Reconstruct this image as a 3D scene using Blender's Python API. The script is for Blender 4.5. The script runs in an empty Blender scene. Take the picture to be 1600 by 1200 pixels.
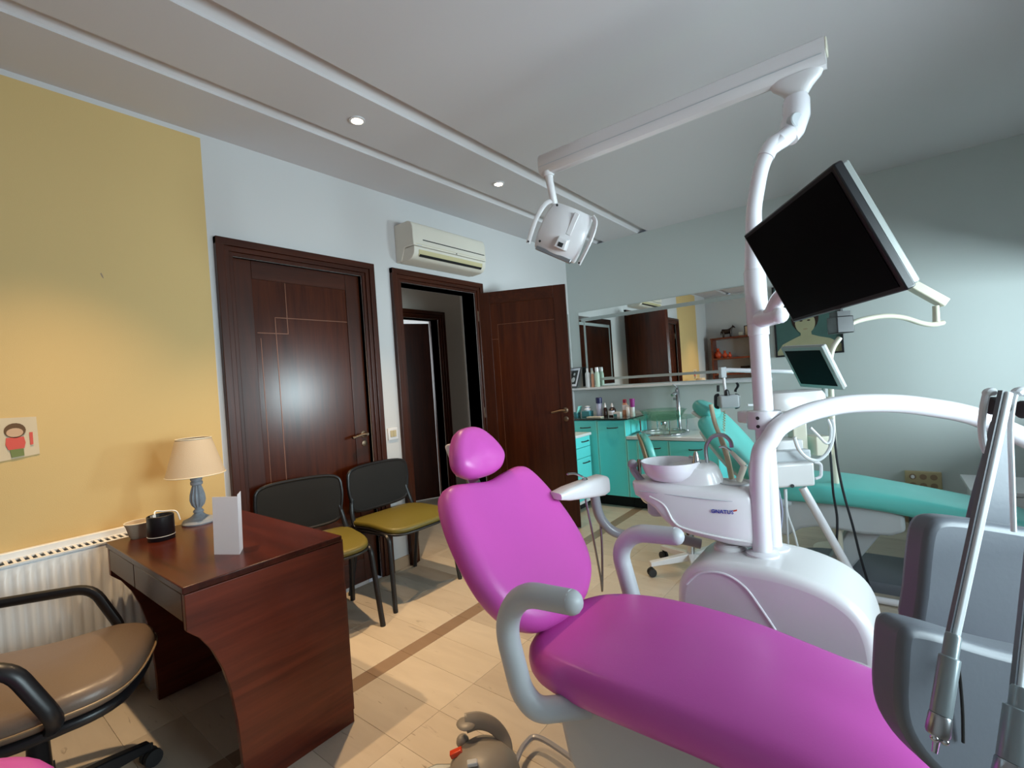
import bpy, bmesh, math, random
from mathutils import Vector, Matrix
random.seed(7)
SC = bpy.context.scene
COL = SC.collection
PI = math.pi

# ------------------------------------------------------------------ camera
F_PX = 743.888
YAW, PITCH, ROLL = 0.664, -0.0051, -0.0681
CAM = Vector((2.7737, -4.6734, 1.2727))
_f = Vector((-math.sin(YAW)*math.cos(PITCH), math.cos(YAW)*math.cos(PITCH), math.sin(PITCH)))
_r = Vector((math.cos(YAW), math.sin(YAW), 0)); _u = _r.cross(_f)
R_ = _r*math.cos(ROLL) + _u*math.sin(ROLL)
U_ = -_r*math.sin(ROLL) + _u*math.cos(ROLL)
F_ = _f
cam = bpy.data.cameras.new('camera'); cam.sensor_fit = 'HORIZONTAL'; cam.sensor_width = 36
cam.lens = F_PX/1600*36; cam.clip_start = 0.02; cam.clip_end = 60
co = bpy.data.objects.new('camera', cam); COL.objects.link(co)
co.matrix_world = Matrix(((R_.x, U_.x, -F_.x, CAM.x), (R_.y, U_.y, -F_.y, CAM.y), (R_.z, U_.z, -F_.z, CAM.z), (0, 0, 0, 1)))
SC.camera = co

# ------------------------------------------------------------------ world, exposure, daylight
EXPOSURE = 0.15
W_STRENGTH = 0.9
WIN1_W, WIN2_W, SPOT_W = 200.0, 72.0, 175.0
SC.view_settings.view_transform = 'Standard'; SC.view_settings.look = 'None'
SC.view_settings.exposure = EXPOSURE; SC.view_settings.gamma = 1.0; SC.view_settings.use_curve_mapping = False
w = bpy.data.worlds.new('World'); SC.world = w; w.use_nodes = True
w.node_tree.nodes['Background'].inputs[0].default_value = (0.62, 0.78, 1.0, 1)
w.node_tree.nodes['Background'].inputs[1].default_value = W_STRENGTH
SC.cycles.use_denoising = True
SC.cycles.max_bounces = 10; SC.cycles.diffuse_bounces = 6; SC.cycles.glossy_bounces = 5
SC.cycles.transparent_max_bounces = 12; SC.cycles.sample_clamp_indirect = 6.0

XR, YB, HC = 4.1, -5.35, 2.69            # right wall, wall behind the camera, ceiling height
WIN1 = (-1.32, -0.20, 0.92, 1.70)         # y0 y1 z0 z1 of the window beside the cabinets wall
WIN2 = (-4.10, -2.30, 0.75, 1.80)         # second window of the same wall
for nm, (y0, y1, z0, z1), P in (('daylight_1', WIN1, WIN1_W), ('daylight_2', WIN2, WIN2_W)):
    L = bpy.data.lights.new(nm, 'AREA'); L.shape = 'RECTANGLE'; L.size = y1-y0; L.size_y = z1-z0
    L.energy = P; L.color = (0.80, 0.92, 1.0)
    if nm == 'daylight_1': L.size_y = 0.5
    else: L.spread = math.radians(128)
    o = bpy.data.objects.new(nm, L); COL.objects.link(o)
    o.location = (XR+(1.1 if nm == 'daylight_1' else 0.25), (y0+y1)/2, (z0+z1)/2)
    o.rotation_euler = (PI/2, 0, PI/2)     # faces -X
    o['kind'] = 'structure'

# ------------------------------------------------------------------ helpers
def at(px, py, d):
    return CAM + (F_ + R_*((px-800)/F_PX) - U_*((py-600)/F_PX))*d
def hit(px, py, axis, val):
    D = F_ + R_*((px-800)/F_PX) - U_*((py-600)/F_PX)
    return CAM + D*((val-CAM[axis])/D[axis])
def V(*a): return Vector(a)
def srgb(r, g, b):
    f = lambda c: (c/255/12.92) if c/255 <= 0.04045 else ((c/255+0.055)/1.055)**2.4
    return (f(r), f(g), f(b), 1)
def catmull(pts, n=8):
    pts = [Vector(p) for p in pts]; out = []
    for i in range(len(pts)-1):
        p0 = pts[max(i-1, 0)]; p1 = pts[i]; p2 = pts[i+1]; p3 = pts[min(i+2, len(pts)-1)]
        for k in range(n):
            t = k/n
            out.append(0.5*((2*p1)+(p2-p0)*t+(2*p0-5*p1+4*p2-p3)*t*t+(3*p1-p0-3*p2+p3)*t**3))
    out.append(pts[-1]); return out
def fillet(pts, r=0.05, n=6):
    pts = [Vector(p) for p in pts]; out = [pts[0]]
    for i in range(1, len(pts)-1):
        a, b, c = pts[i-1], pts[i], pts[i+1]
        d1 = (a-b); d2 = (c-b); l = min(r, d1.length*0.49, d2.length*0.49)
        A = b+d1.normalized()*l; B = b+d2.normalized()*l
        for k in range(n+1):
            t = k/n; out.append((1-t)**2*A + 2*t*(1-t)*b + t*t*B)
    out.append(pts[-1]); return out
def sring(hx, hy, e=2.0, seg=40):
    o = []
    for k in range(seg):
        a = 2*PI*k/seg; c, s = math.cos(a), math.sin(a)
        o.append((hx*math.copysign(abs(c)**(2/e), c), hy*math.copysign(abs(s)**(2/e), s)))
    return o

ORG = {}
class MB:
    def __init__(s): s.v = []; s.f = []
    def add(s, vs, fs):
        n = len(s.v); s.v += [Vector(v) for v in vs]; s.f += [tuple(i+n for i in f) for f in fs]; return s
    def box(s, x0, x1, y0, y1, z0, z1):
        x0, x1 = sorted((x0, x1)); y0, y1 = sorted((y0, y1)); z0, z1 = sorted((z0, z1))
        return s.add([(x0,y0,z0),(x1,y0,z0),(x1,y1,z0),(x0,y1,z0),(x0,y0,z1),(x1,y0,z1),(x1,y1,z1),(x0,y1,z1)],
                     [(0,3,2,1),(4,5,6,7),(0,1,5,4),(1,2,6,5),(2,3,7,6),(3,0,4,7)])
    def obox(s, c, ax, ay, az, hx, hy, hz):
        c = Vector(c); vs = []
        for k in (-1, 1):
            for (i, j) in ((-1,-1),(1,-1),(1,1),(-1,1)): vs.append(c+ax*(hx*i)+ay*(hy*j)+az*(hz*k))
        return s.add(vs, [(0,3,2,1),(4,5,6,7),(0,1,5,4),(1,2,6,5),(2,3,7,6),(3,0,4,7)])
    def loft(s, rings, cap0=True, cap1=True, closed=False):
        n = len(rings[0]); vs = [p for r in rings for p in r]; fs = []
        m = len(rings)
        for i in range(m if closed else m-1):
            for k in range(n):
                a = i*n+k; b = i*n+(k+1)%n; c = ((i+1)%m)*n+(k+1)%n; d = ((i+1)%m)*n+k
                fs.append((a, b, c, d))
        if not closed:
            if cap0: fs.append(tuple(range(n-1, -1, -1)))
            if cap1: fs.append(tuple((m-1)*n+k for k in range(n)))
        return s.add(vs, fs)
    def tube(s, pts, r, seg=12, closed=False, flat=None):
        pts = [Vector(p) for p in pts]; m = len(pts); rings = []
        rr = r if isinstance(r, (list, tuple)) else [r]*m
        T = []
        for i in range(m):
            if closed: t = pts[(i+1) % m]-pts[i-1]
            else: t = pts[min(i+1, m-1)]-pts[max(i-1, 0)]
            T.append(t.normalized() if t.length > 1e-9 else Vector((0,0,1)))
        up = Vector((0,0,1)) if abs(T[0].z) < 0.9 else Vector((1,0,0))
        nrm = (up - T[0]*up.dot(T[0])).normalized()
        for i in range(m):
            nrm = (nrm - T[i]*nrm.dot(T[i]))
            nrm = nrm.normalized() if nrm.length > 1e-6 else T[i].orthogonal().normalized()
            bn = T[i].cross(nrm)
            fx, fy = flat if flat else (1, 1)
            rings.append([pts[i]+nrm*(math.cos(2*PI*k/seg)*rr[i]*fx)+bn*(math.sin(2*PI*k/seg)*rr[i]*fy) for k in range(seg)])
        return s.loft(rings, closed=closed)
    def lathe(s, prof, c=(0,0,0), seg=24, ax=None, caps=True):
        c = Vector(c)
        if ax is None: X, Y, Z = V(1,0,0), V(0,1,0), V(0,0,1)
        else:
            Z = Vector(ax).normalized(); X = Z.orthogonal().normalized(); Y = Z.cross(X)
        rings = [[c+X*(math.cos(2*PI*k/seg)*r)+Y*(math.sin(2*PI*k/seg)*r)+Z*z for k in range(seg)] for r, z in prof]
        return s.loft(rings, cap0=caps, cap1=caps)
    def prism(s, poly, fa, fb):
        n = len(poly); vs = [fa(*p) for p in poly]+[fb(*p) for p in poly]
        fs = [tuple(range(n-1, -1, -1)), tuple(range(n, 2*n))]+[(k, (k+1) % n, n+(k+1) % n, n+k) for k in range(n)]
        return s.add(vs, fs)
    def ball(s, c, r, seg=16, rings=8, sc=(1,1,1)):
        c = Vector(c); rs = []
        for i in range(1, rings):
            a = PI*i/rings
            rs.append([c+V(math.sin(a)*math.cos(2*PI*k/seg)*r*sc[0], math.sin(a)*math.sin(2*PI*k/seg)*r*sc[1], -math.cos(a)*r*sc[2]) for k in range(seg)])
        return s.loft(rs)
    def build(s, name, mat, parent=None, smooth=True, bevel=0, seg=2, origin=None, sub=0, local=False, angle=35):
        if parent is not None: org = V(0,0,0) if local else ORG[parent.name]
        elif origin is not None: org = Vector(origin)
        else:
            xs = [v.x for v in s.v]; ys = [v.y for v in s.v]; zs = [v.z for v in s.v]
            org = V((min(xs)+max(xs))/2, (min(ys)+max(ys))/2, min(zs))
        me = bpy.data.meshes.new(name)
        me.from_pydata([tuple(v-org) for v in s.v], [], s.f); 
        bm = bmesh.new(); bm.from_mesh(me); bmesh.ops.recalc_face_normals(bm, faces=bm.faces); bm.to_mesh(me); bm.free()
        me.materials.append(mat)
        o = bpy.data.objects.new(name, me); COL.objects.link(o)
        if parent is not None: o.parent = parent; ORG[o.name] = V(0,0,0) if local else ORG[parent.name]
        else: o.location = org; ORG[o.name] = org
        if bevel:
            b = o.modifiers.new('bevel', 'BEVEL'); b.width = bevel; b.segments = seg; b.limit_method = 'ANGLE'; b.angle_limit = math.radians(40)
        if sub:
            b = o.modifiers.new('sub', 'SUBSURF'); b.levels = sub; b.render_levels = sub
        if smooth:
            for p in me.polygons: p.use_smooth = True
            me.set_sharp_from_angle(angle=math.radians(angle))
        return o
def thing(name, label, cat, loc=(0,0,0), rotz=0.0, group=None):
    o = bpy.data.objects.new(name, None); COL.objects.link(o); o.empty_display_size = 0.05
    o.location = loc; o.rotation_euler = (0, 0, rotz); ORG[o.name] = Vector(loc)
    o['label'] = label; o['category'] = cat
    if group: o['group'] = group
    return o
def tag(o, label, cat, group=None):
    o['label'] = label; o['category'] = cat
    if group: o['group'] = group
    return o
def struct(o, label=None):
    o['kind'] = 'structure'
    if label: o['label'] = label
    return o
def sthing(name, loc=(0,0,0), label=None):
    o = bpy.data.objects.new(name, None); COL.objects.link(o); o.location = loc; ORG[o.name] = Vector(loc)
    return struct(o, label)
def copy_tree(o, parent=None):
    c = o.copy(); COL.objects.link(c); c.parent = parent; ORG[c.name] = ORG.get(o.name, V(0,0,0))
    for ch in list(o.children): copy_tree(ch, c)
    return c
def text_mesh(name, body, size, mat, parent, M, extrude=0.0006, shear=0.0):
    cu = bpy.data.curves.new(name, 'FONT'); cu.body = body; cu.size = size; cu.extrude = extrude
    cu.align_x = 'CENTER'; cu.align_y = 'CENTER'; cu.shear = shear; cu.offset = size*0.015; cu.resolution_u = 3
    t = bpy.data.objects.new(name, cu); COL.objects.link(t)
    dg = bpy.context.evaluated_depsgraph_get(); me = bpy.data.meshes.new_from_object(t.evaluated_get(dg))
    bpy.data.objects.remove(t); me.transform(M); org = ORG[parent.name]; me.transform(Matrix.Translation(-org))
    me.materials.clear(); me.materials.append(mat)
    o = bpy.data.objects.new(name, me); COL.objects.link(o); o.parent = parent; ORG[o.name] = org
    return o
def frame_m(o, x, y, z):
    return Matrix(((x[0],y[0],z[0],o[0]),(x[1],y[1],z[1],o[1]),(x[2],y[2],z[2],o[2]),(0,0,0,1)))

# ------------------------------------------------------------------ materials
MATS = {}
def mat(name, col, rough=0.5, metal=0.0, spec=0.5, bump=0.0, bscale=200.0, var=0.0, vscale=6.0, coat=0.0, trans=0.0, alpha=None, emis=None):
    m = bpy.data.materials.new(name); m.use_nodes = True; nt = m.node_tree; b = nt.nodes['Principled BSDF']
    b.inputs['Base Color'].default_value = col; b.inputs['Roughness'].default_value = rough
    b.inputs['Metallic'].default_value = metal; b.inputs['Specular IOR Level'].default_value = spec
    if coat: b.inputs['Coat Weight'].default_value = coat; b.inputs['Coat Roughness'].default_value = 0.08
    if trans: b.inputs['Transmission Weight'].default_value = trans
    if emis: b.inputs['Emission Color'].default_value = emis[0]; b.inputs['Emission Strength'].default_value = emis[1]
    tc = nt.nodes.new('ShaderNodeTexCoord')
    if var:
        n = nt.nodes.new('ShaderNodeTexNoise'); n.inputs['Scale'].default_value = vscale; n.inputs['Detail'].default_value = 4
        nt.links.new(tc.outputs['Object'], n.inputs['Vector'])
        mx = nt.nodes.new('ShaderNodeMix'); mx.data_type = 'RGBA'
        mx.inputs[6].default_value = tuple(c*(1-var) for c in col[:3])+(1,); mx.inputs[7].default_value = tuple(min(1, c*(1+var)) for c in col[:3])+(1,)
        nt.links.new(n.outputs['Fac'], mx.inputs[0]); nt.links.new(mx.outputs[2], b.inputs['Base Color'])
    if bump:
        n = nt.nodes.new('ShaderNodeTexNoise'); n.inputs['Scale'].default_value = bscale; n.inputs['Detail'].default_value = 2
        nt.links.new(tc.outputs['Object'], n.inputs['Vector'])
        bp = nt.nodes.new('ShaderNodeBump'); bp.inputs['Strength'].default_value = bump; bp.inputs['Distance'].default_value = 0.002
        nt.links.new(n.outputs['Fac'], bp.inputs['Height']); nt.links.new(bp.outputs['Normal'], b.inputs['Normal'])
    MATS[name] = m; return m
def wood(name, c1, c2, rough=0.3, axis='Z', scale=1.0, coat=0.3):
    m = bpy.data.materials.new(name); m.use_nodes = True; nt = m.node_tree; b = nt.nodes['Principled BSDF']
    tc = nt.nodes.new('ShaderNodeTexCoord'); mp = nt.nodes.new('ShaderNodeMapping')
    s = {'X': (1.2, 16, 16), 'Y': (16, 1.2, 16), 'Z': (16, 16, 1.2)}[axis]
    mp.inputs['Scale'].default_value = tuple(k*scale for k in s)
    n = nt.nodes.new('ShaderNodeTexNoise'); n.inputs['Scale'].default_value = 1.6; n.inputs['Detail'].default_value = 6; n.inputs['Distortion'].default_value = 0.8
    n2 = nt.nodes.new('ShaderNodeTexNoise'); n2.inputs['Scale'].default_value = 9; n2.inputs['Detail'].default_value = 3
    nt.links.new(tc.outputs['Object'], mp.inputs['Vector']); nt.links.new(mp.outputs['Vector'], n.inputs['Vector']); nt.links.new(mp.outputs['Vector'], n2.inputs['Vector'])
    ad = nt.nodes.new('ShaderNodeMath'); ad.operation = 'MULTIPLY_ADD'; ad.inputs[1].default_value = 0.35
    nt.links.new(n2.outputs['Fac'], ad.inputs[0]); nt.links.new(n.outputs['Fac'], ad.inputs[2])
    cr = nt.nodes.new('ShaderNodeValToRGB'); cr.color_ramp.elements[0].position = 0.45; cr.color_ramp.elements[1].position = 0.85
    cr.color_ramp.elements[0].color = c1; cr.color_ramp.elements[1].color = c2
    nt.links.new(ad.outputs[0], cr.inputs[0]); nt.links.new(cr.outputs[0], b.inputs['Base Color'])
    b.inputs['Roughness'].default_value = rough; b.inputs['Coat Weight'].default_value = coat; b.inputs['Coat Roughness'].default_value = 0.12; b.inputs['Specular IOR Level'].default_value = 0.32
    MATS[name] = m; return m
def see_through(name, tint, fac=0.25, rough=0.02):
    m = bpy.data.materials.new(name); m.use_nodes = True; nt = m.node_tree
    for n in list(nt.nodes): nt.nodes.remove(n)
    o = nt.nodes.new('ShaderNodeOutputMaterial'); t = nt.nodes.new('ShaderNodeBsdfTransparent'); t.inputs[0].default_value = tint
    g = nt.nodes.new('ShaderNodeBsdfGlossy'); g.inputs['Roughness'].default_value = rough
    lw = nt.nodes.new('ShaderNodeLayerWeight'); lw.inputs[0].default_value = 0.35
    mu = nt.nodes.new('ShaderNodeMath'); mu.operation = 'MULTIPLY_ADD'; mu.inputs[1].default_value = 0.3; mu.inputs[2].default_value = fac
    nt.links.new(lw.outputs['Facing'], mu.inputs[0])
    mx = nt.nodes.new('ShaderNodeMixShader'); nt.links.new(mu.outputs[0], mx.inputs[0]); nt.links.new(t.outputs[0], mx.inputs[1]); nt.links.new(g.outputs[0], mx.inputs[2])
    nt.links.new(mx.outputs[0], o.inputs[0]); MATS[name] = m; return m

M_ceil = mat('ceiling_paint', srgb(206, 202, 204), 0.9, spec=0.2, bump=0.15, bscale=400)
M_white_wall = mat('white_wall_paint', srgb(202, 200, 200), 0.85, spec=0.2, bump=0.15, bscale=300)
M_back_wall = mat('pale_wall_paint', srgb(194, 200, 198), 0.85, spec=0.2, bump=0.15, bscale=300)
M_doorwood = wood('door_wood', srgb(46, 17, 6), srgb(66, 27, 10), 0.30, 'Z', 1.0, 0.0)
M_doorwood_h = wood('door_wood_across', srgb(46, 17, 6), srgb(66, 27, 10), 0.30, 'Y', 1.0, 0.0)
M_leafwood = wood('door_leaf_wood', srgb(50, 18, 6), srgb(72, 30, 11), 0.22, 'Z', 0.8, 0.0)
M_inlay = mat('inlay_gold', srgb(120, 72, 48), 0.35, metal=0.3)
M_desk = wood('desk_wood', srgb(44, 14, 7), srgb(68, 25, 14), 0.26, 'X', 0.6, 0.05)
M_desk_side = wood('desk_side_wood', srgb(72, 24, 12), srgb(106, 42, 24), 0.35, 'Y', 0.6, 0.3)
M_shelfwood = wood('shelf_wood', srgb(84, 36, 22), srgb(120, 58, 36), 0.35, 'X', 0.8, 0.2)
M_white = mat('unit_white_plastic', srgb(222, 219, 220), 0.28, coat=0.25, var=0.015)
M_white_metal = mat('white_enamel', srgb(226, 223, 228), 0.22, coat=0.4, var=0.012)
M_cream = mat('cream_enamel', srgb(214, 208, 190), 0.3, coat=0.2, var=0.02)
M_grey_pl = mat('grey_plastic', srgb(190, 194, 198), 0.4, var=0.03, bump=0.05)
M_tray_grey = mat('tray_grey_plastic', srgb(102, 106, 114), 0.42, var=0.04, bump=0.08, bscale=120)
M_pink = mat('pink_vinyl', srgb(204, 84, 178), 0.36, spec=0.5, bump=0.12, bscale=260, var=0.03)
M_teal_vinyl = mat('teal_vinyl', srgb(96, 190, 182), 0.3, spec=0.5, bump=0.06, bscale=200, var=0.03)
M_teal = mat('teal_laminate', srgb(100, 222, 220), 0.35, var=0.02)
M_teal_edge = mat('teal_edge_band', srgb(150, 226, 214), 0.35, var=0.02)
M_black = mat('black_plastic', srgb(22, 22, 26), 0.35, var=0.05)
M_blackfab = mat('black_mesh_fabric', srgb(15, 16, 18), 0.85, bump=0.4, bscale=500, var=0.08)
M_screen = mat('black_screen', srgb(7, 7, 9), 0.4, spec=0.05, var=0.02)
M_rubber = mat('dark_rubber', srgb(34, 34, 36), 0.6, var=0.05)
M_olive = mat('olive_vinyl', srgb(106, 96, 38), 0.42, bump=0.1, bscale=250, var=0.04)
M_chrome = mat('chrome', srgb(205, 208, 212), 0.14, metal=1.0, var=0.02)
M_steel = mat('brushed_steel', srgb(170, 172, 176), 0.3, metal=1.0, var=0.04)
M_brass = mat('dull_brass', srgb(116, 98, 82), 0.4, metal=1.0, var=0.04)
M_brown_seat = mat('brown_seat_vinyl', srgb(108, 92, 80), 0.38, bump=0.15, bscale=180, var=0.06)
M_rad = mat('radiator_enamel', srgb(222, 224, 226), 0.35, var=0.02)
M_dark = mat('dark_gap', srgb(14, 13, 13), 0.8, var=0.1)
M_ac = mat('aged_white_plastic', srgb(218, 212, 200), 0.42, var=0.03)
M_ac2 = mat('aged_yellow_louver', srgb(196, 184, 142), 0.45, var=0.03)
M_shade = mat('linen_shade', srgb(184, 168, 146), 0.8, bump=0.3, bscale=350, var=0.04)
M_lampbase = mat('weathered_blue_wood', srgb(152, 158, 166), 0.6, var=0.3, vscale=45, bump=0.3, bscale=90)
M_paper = mat('white_paper', srgb(222, 224, 236), 0.7, var=0.02)
M_paper_old = mat('cream_paper', srgb(206, 188, 158), 0.8, var=0.08, vscale=12)
M_red = mat('red_paint', srgb(204, 74, 56), 0.6, var=0.08)
M_green = mat('green_paint', srgb(112, 122, 66), 0.7, var=0.1)
M_hair = mat('brown_paint', srgb(96, 66, 34), 0.7, var=0.15)
M_skin = mat('skin_tone_paint', srgb(196, 160, 128), 0.7, var=0.06)
M_orange = mat('orange_red_plastic', srgb(206, 66, 34), 0.35, var=0.04)
M_glass = see_through('clear_glass', (0.93, 0.97, 0.96, 1), 0.03)
M_gglass = see_through('green_glass', (0.80, 0.93, 0.87, 1), 0.05)
M_mirror = mat('mirror_silver', (0.80, 0.84, 0.82, 1), 0.01, metal=1.0)
M_frost = mat('frosted_mirror_band', srgb(176, 184, 182), 0.45, metal=0.6, var=0.03)
M_darktop = mat('dark_glass_top', srgb(40, 52, 50), 0.12, coat=0.4, var=0.04)
M_marble = mat('white_marble_top', srgb(216, 218, 220), 0.25, var=0.06, vscale=9)
M_splash = mat('white_tile_splash', srgb(206, 208, 212), 0.3, var=0.02)
M_base = mat('stone_baseboard', srgb(150, 122, 96), 0.4, var=0.12, vscale=8)
M_base_w = mat('pale_stone_baseboard', srgb(176, 150, 124), 0.4, var=0.1, vscale=8)
M_blue = mat('logo_blue', srgb(40, 48, 160), 0.4, var=0.02)
M_paint_bg = mat('portrait_green', srgb(56, 86, 80), 0.7, var=0.3, vscale=9)
M_paint_skin = mat('portrait_skin', srgb(150, 146, 114), 0.7, var=0.12, vscale=10)
M_horse = mat('dark_bronze', srgb(52, 36, 30), 0.4, metal=0.5, var=0.1)
M_terra = mat('red_glaze', srgb(196, 70, 34), 0.25, coat=0.4, var=0.08)
M_amber = mat('amber_bottle', srgb(44, 20, 14), 0.2, coat=0.4, var=0.05)
M_navy = mat('navy_cap', srgb(26, 28, 76), 0.4, var=0.05)
M_lilac = mat('lilac_can', srgb(166, 170, 196), 0.3, var=0.04)
M_purple = mat('purple_plastic', srgb(140, 40, 122), 0.35, var=0.05)
M_crim = mat('crimson_cap', srgb(150, 24, 60), 0.4, var=0.05)
M_palegreen = mat('pale_green_plastic', srgb(176, 198, 182), 0.4, var=0.04)
M_salmon = mat('salmon_plastic', srgb(200, 146, 118), 0.4, var=0.04)
M_cyanbox = mat('cyan_carton', srgb(60, 130, 140), 0.5, var=0.08)
M_tanback = mat('tan_shell', srgb(140, 116, 88), 0.45, var=0.06)
M_greytube = mat('grey_tube', srgb(150, 150, 156), 0.3, coat=0.2, var=0.03)
M_cable = mat('black_cable', srgb(24, 26, 34), 0.5, var=0.05)
M_whitecable = mat('white_hose', srgb(224, 228, 232), 0.4, var=0.03)
M_tanhose = mat('tan_hose', srgb(186, 172, 140), 0.45, var=0.05)
M_silver_pl = mat('silver_plastic', srgb(150, 154, 152), 0.35, metal=0.3, var=0.03)
M_foot = mat('warm_grey_plastic', srgb(138, 132, 124), 0.4, var=0.04)
M_hand = mat('anodised_grey', srgb(138, 148, 152), 0.3, metal=0.35, var=0.03)
M_hall = mat('hall_paint', srgb(196, 190, 180), 0.9, var=0.03)
M_bulb = mat('halogen_bulb', (1, 0.8, 0.55, 1), 0.4, emis=((1.0, 0.78, 0.5, 1), 22.0))
M_outlet = mat('beige_outlet', srgb(186, 168, 130), 0.45, var=0.04)
M_floorbase = mat('floor_grout', srgb(150, 132, 108), 0.8, var=0.1, vscale=20)
M_window_frame = mat('window_frame_white', srgb(225, 225, 225), 0.4, var=0.02)

def yellow_wall():
    m = mat('wall_yellow_panel', srgb(202, 200, 200), 0.85, spec=0.2, bump=0.2, bscale=300); nt = m.node_tree; b = nt.nodes['Principled BSDF']
    ge = nt.nodes.new('ShaderNodeNewGeometry'); sp = nt.nodes.new('ShaderNodeSeparateXYZ'); nt.links.new(ge.outputs['Position'], sp.inputs[0])
    def cmp(sock, op, v):
        n = nt.nodes.new('ShaderNodeMath'); n.operation = op; n.inputs[1].default_value = v; nt.links.new(sock, n.inputs[0]); return n.outputs[0]
    a = cmp(sp.outputs['Y'], 'LESS_THAN', -3.648); c = cmp(sp.outputs['Y'], 'GREATER_THAN', -4.70); d = cmp(sp.outputs['Z'], 'LESS_THAN', 2.665)
    m1 = nt.nodes.new('ShaderNodeMath'); m1.operation = 'MULTIPLY'; nt.links.new(a, m1.inputs[0]); nt.links.new(c, m1.inputs[1])
    m2 = nt.nodes.new('ShaderNodeMath'); m2.operation = 'MULTIPLY'; nt.links.new(m1.outputs[0], m2.inputs[0]); nt.links.new(d, m2.inputs[1])
    mx = nt.nodes.new('ShaderNodeMix'); mx.data_type = 'RGBA'; mx.inputs[6].default_value = srgb(202, 200, 200); mx.inputs[7].default_value = srgb(206, 176, 122)
    nt.links.new(m2.outputs[0], mx.inputs[0]); nt.links.new(mx.outputs[2], b.inputs['Base Color']); return m
M_wall1 = yellow_wall()

def marble_tile(name, ca, cb, vein):
    m = bpy.data.materials.new(name); m.use_nodes = True; nt = m.node_tree; b = nt.nodes['Principled BSDF']
    oi = nt.nodes.new('ShaderNodeObjectInfo'); ge = nt.nodes.new('ShaderNodeNewGeometry')
    off = nt.nodes.new('ShaderNodeVectorMath'); off.operation = 'MULTIPLY_ADD'
    cx = nt.nodes.new('ShaderNodeCombineXYZ'); nt.links.new(oi.outputs['Random'], cx.inputs[2])
    off.inputs[1].default_value = (1, 1, 40); nt.links.new(cx.outputs[0], off.inputs[0]); nt.links.new(ge.outputs['Position'], off.inputs[2])
    mp = nt.nodes.new('ShaderNodeMapping'); mp.inputs['Scale'].default_value = (1.2, 6, 1); nt.links.new(off.outputs[0], mp.inputs['Vector'])
    n = nt.nodes.new('ShaderNodeTexNoise'); n.inputs['Scale'].default_value = 3; n.inputs['Detail'].default_value = 7; n.inputs['Distortion'].default_value = 0.6
    nt.links.new(mp.outputs['Vector'], n.inputs['Vector'])
    mx = nt.nodes.new('ShaderNodeMix'); mx.data_type = 'RGBA'; mx.inputs[6].default_value = ca; mx.inputs[7].default_value = cb
    av = nt.nodes.new('ShaderNodeMath'); av.operation = 'MULTIPLY_ADD'; av.inputs[1].default_value = 0.5; nt.links.new(oi.outputs['Random'], av.inputs[0])
    sc = nt.nodes.new('ShaderNodeMath'); sc.operation = 'MULTIPLY'; sc.inputs[1].default_value = 0.6; nt.links.new(n.outputs['Fac'], sc.inputs[0]); nt.links.new(sc.outputs[0], av.inputs[2])
    nt.links.new(av.outputs[0], mx.inputs[0])
    n2 = nt.nodes.new('ShaderNodeTexNoise'); n2.inputs['Scale'].default_value = 5; n2.inputs['Detail'].default_value = 8; n2.inputs['Distortion'].default_value = 1.5
    nt.links.new(mp.outputs['Vector'], n2.inputs['Vector'])
    cr = nt.nodes.new('ShaderNodeValToRGB'); e = cr.color_ramp.elements; e[0].position = 0.66; e[0].color = (0,0,0,1); e[1].position = 0.78; e[1].color = (0.8,0.8,0.8,1)
    nt.links.new(n2.outputs['Fac'], cr.inputs[0])
    m2 = nt.nodes.new('ShaderNodeMix'); m2.data_type = 'RGBA'; m2.inputs[7].default_value = vein
    nt.links.new(cr.outputs[0], m2.inputs[0]); nt.links.new(mx.outputs[2], m2.inputs[6]); nt.links.new(m2.outputs[2], b.inputs['Base Color'])
    b.inputs['Roughness'].default_value = 0.34; MATS[name] = m; return m
M_tile = marble_tile('beige_marble_tile', srgb(170, 156, 140), srgb(208, 196, 178), srgb(112, 94, 76))
M_strip = marble_tile('brown_marble_strip', srgb(126, 104, 86), srgb(156, 132, 110), srgb(100, 80, 64))

# ================================================================== THE SETTING
# floor with single marble tiles
FZ = -0.006
fl = struct(MB().box(0, XR, YB, 0, -0.12, FZ).build('floor', M_floorbase, smooth=False, origin=(0, 0, FZ)), 'beige marble tiled floor with a narrow brown border strip')
PITCH_Y = 0.1975; Y0 = -3.235
def tile_mesh(name, sx, sy, m):
    g = 0.0005; b = 0.0008; h = -FZ
    x0, x1, y0, y1 = g, sx-g, g, sy-g
    me = bpy.data.meshes.new(name)
    me.from_pydata([(x0,y0,0),(x1,y0,0),(x1,y1,0),(x0,y1,0),(x0,y0,h-b),(x1,y0,h-b),(x1,y1,h-b),(x0,y1,h-b),(x0+b,y0+b,h),(x1-b,y0+b,h),(x1-b,y1-b,h),(x0+b,y1-b,h)], [],
                   [(0,1,5,4),(1,2,6,5),(2,3,7,6),(3,0,4,7),(4,5,9,8),(5,6,10,9),(6,7,11,10),(7,4,8,11),(8,9,10,11)])
    me.materials.append(m); return me
TM = {}
def put_tile(name, x, y, sx, sy, m):
    k = (name, round(sx, 3), round(sy, 3))
    if k not in TM: TM[k] = tile_mesh(name, sx, sy, m)
    o = bpy.data.objects.new(name, TM[k]); COL.objects.link(o); o.parent = fl; o.location = (x, y, 0)
cols = [(0.0, 0.045), (0.045, 0.445), (0.445, 0.845)] + [(0.93+0.4*k, min(0.93+0.4*(k+1), XR)) for k in range(8)]
k0 = math.floor((YB-Y0)/PITCH_Y); k1 = math.ceil((0-Y0)/PITCH_Y)
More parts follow.
